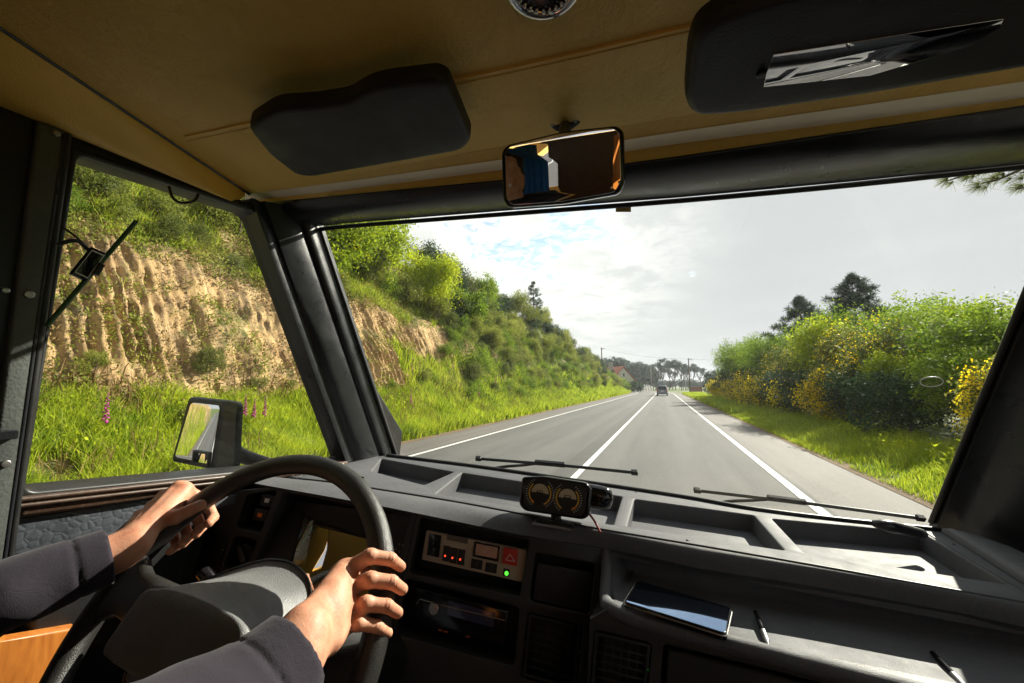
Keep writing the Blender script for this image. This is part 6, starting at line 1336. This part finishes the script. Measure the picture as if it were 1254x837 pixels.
# finger nails
def nail(c, d, n, s=1.0):
    d = d / np.linalg.norm(d); n = n - d * (n @ d); n /= np.linalg.norm(n); x_ = np.cross(d, n); return loft_geo([[c + n * (0.0004 * (1 - k)) + d * 0.0052 * s * k2 * math.sin(a) + x_ * 0.0042 * s * k2 * math.cos(a) - n * (0.0012 * k2 * math.cos(a) ** 2) for a in np.linspace(0, 2 * math.pi, 15)[:-1]] for k, k2 in ((0, 0.05), (0.2, 0.7), (0.5, 0.95), (1.5, 1.0))])
dT = Lthumb[3] - Lthumb[2]; eyeT = -Lthumb[3] / np.linalg.norm(Lthumb[3]); nT = en * 0.8 + eyeT * 0.5 + np.array([0, 0, 0.4]); nT = nT - dT * (nT @ dT) / (dT @ dT); nT /= np.linalg.norm(nT)
V, F = nail(Lthumb[3] + nT * 0.0079 + dT / np.linalg.norm(dT) * 0.0005, dT, nT, 1.15); part(bdy, 'thumb_nail', V, F, simple('nail', (0.62, 0.36, 0.28), 0.25, var=0.05), True)
# sweater: sleeves with folds, torso, rolled cuff
def sleeve(W_, el, sh_, seed, r0, cf_):
    W_ = np.array(W_); ax = (el - W_); Ln = np.linalg.norm(ax); ax /= Ln; u_ = np.cross(ax, [0, 0, 1]); u_ /= np.linalg.norm(u_); v_ = np.cross(ax, u_)
    c0 = W_ + ax * cf_
    def fn(X, Y, Z):
        px, py, pz = X - c0[0], Y - c0[1], Z - c0[2]; s = px * ax[0] + py * ax[1] + pz * ax[2]; a = np.arctan2(px * u_[0] + py * u_[1] + pz * u_[2], px * v_[0] + py * v_[1] + pz * v_[2])
        d = cone_sdf(X, Y, Z, c0 - ax * 0.03, el, r0 - 0.002, 0.052); d = smin(d, cone_sdf(X, Y, Z, el, sh_, 0.052, 0.070), 0.03)
        amp = np.clip((s - 0.04) / 0.10, 0, 1)
        fold = 0.0055 * np.sin(s * 55 + 2.2 * np.sin(a + seed) + 0.8 * np.sin(2 * a + seed)) + 0.0028 * np.sin(s * 118 + 2.3 * np.sin(a * 1.0 + 2 * seed)) + 0.003 * np.sin(s * 30 - 2 * np.cos(a + seed))
        d = d - fold * amp + 0.0022 * np.exp(-((s - 0.030) / 0.0022) ** 2) - 0.0008 * np.clip(1 - s / 0.03, 0, 1)
        d = np.maximum(d, -s)                                                     # open end of the cuff
        inner = cone_sdf(X, Y, Z, c0 - ax * 0.05, c0 + ax * 0.03, r0 - 0.0065, r0 - 0.0065); return np.maximum(d, -inner)
    P = np.array([c0, el, sh_]); return surf_nets(fn, P.min(0) - 0.08, P.max(0) + 0.08, 0.0028)
sl_ = [sleeve(Lw, Lelb, Lsh, 0.6, 0.034, 0.014), sleeve(Rw_, Relb, Rsh, 2.1, 0.033, 0.004)]
def tor2(X, Y, Z):
    C = lambda a, b, ra, rb: cone_sdf(X, Y, Z, a, b, ra, rb)
    d = smin(C((-0.49, -0.20, -0.66), (-0.49, -0.20, -0.30), 0.155, 0.165), C((-0.63, -0.18, -0.17), (-0.35, -0.18, -0.17), 0.088, 0.088), 0.08); d = smin(d, C((-0.49, -0.18, -0.12), (-0.49, -0.17, -0.07), 0.07, 0.066), 0.02)
    return np.maximum(d, -(Z + 0.80)) - 0.003 * np.sin(Z * 45 + 3 * np.sin(X * 12))
sl_.append(surf_nets(tor2, (-0.86, -0.42, -0.84), (-0.12, 0.03, 0.03), 0.008))
V, F = joinq(sl_); part(person, 'sweater', V, F, M['sweater'], True, fix=False)
def trou(X, Y, Z):
    C = lambda a, b, ra, rb: cone_sdf(X, Y, Z, a, b, ra, rb); d = C((-0.56, -0.17, -0.68), (-0.42, -0.17, -0.68), 0.13, 0.13)
    for s in (-1, 1): d = smin(d, C((-0.49 + s * 0.09, -0.15, -0.68), (-0.49 + s * 0.13, 0.30, -0.66), 0.098, 0.074), 0.04); d = smin(d, C((-0.49 + s * 0.13, 0.30, -0.66), (-0.49 + s * 0.12, 0.52, -1.12), 0.072, 0.056), 0.02)
    return d - 0.003 * np.sin(Y * 60 + 3 * np.sin(X * 30))
V, F = surf_nets(trou, (-0.80, -0.36, -1.22), (-0.18, 0.64, -0.50), 0.011); part(person, 'trousers', V, F, M['trouser'], True, fix=False)
def hairf(X, Y, Z):
    d = cone_sdf(X, Y, Z, (-0.49, -0.19, 0.08), (-0.49, -0.155, 0.16), 0.082, 0.094); return np.maximum(d, -cone_sdf(X, Y, Z, (-0.49, -0.05, 0.0), (-0.49, -0.04, 0.10), 0.08, 0.07)) + 0.002 * np.sin(X * 220) * np.sin(Z * 90)
V, F = surf_nets(hairf, (-0.62, -0.32, -0.06), (-0.36, 0.0, 0.29), 0.006); part(person, 'hair', V, F, M['hair'], True, fix=False)
for s in (-1, 1):
    V, F = tube_geo([(-0.49 + s * 0.032, -0.077, 0.105), (-0.49 + s * 0.032, -0.067, 0.105)], [0.010, 0.004], 10); part(bdy, 'eye', V, F, M['white'], True)
V, F = tube_geo([(-0.512, -0.076, 0.022), (-0.49, -0.070, 0.020), (-0.468, -0.076, 0.022)], [0.002, 0.004, 0.002], 8); part(bdy, 'mouth', V, F, simple('lips', (0.42, 0.14, 0.11), 0.4), True)

# thin air: the far trees fade slightly
V, F = box_geo((0, 695, 13.0), (3010, 2600, 28.2)); hz = top('haze', V, F, None, kind='stuff', fix=True)
hm = bpy.data.materials.new('haze_air'); hm.use_nodes = True; t_ = hm.node_tree; t_.nodes.clear(); o_ = t_.nodes.new('ShaderNodeOutputMaterial'); pv_ = t_.nodes.new('ShaderNodeVolumePrincipled')
pv_.inputs['Density'].default_value = 0.0004; pv_.inputs['Color'].default_value = (0.86, 0.92, 1.0, 1); pv_.inputs['Anisotropy'].default_value = 0.3; t_.links.new(pv_.outputs[0], o_.inputs['Volume'])
hz.data.materials.clear(); hz.data.materials.append(hm); hz['label'] = 'thin pale air over the whole scene'; hz['category'] = 'haze'
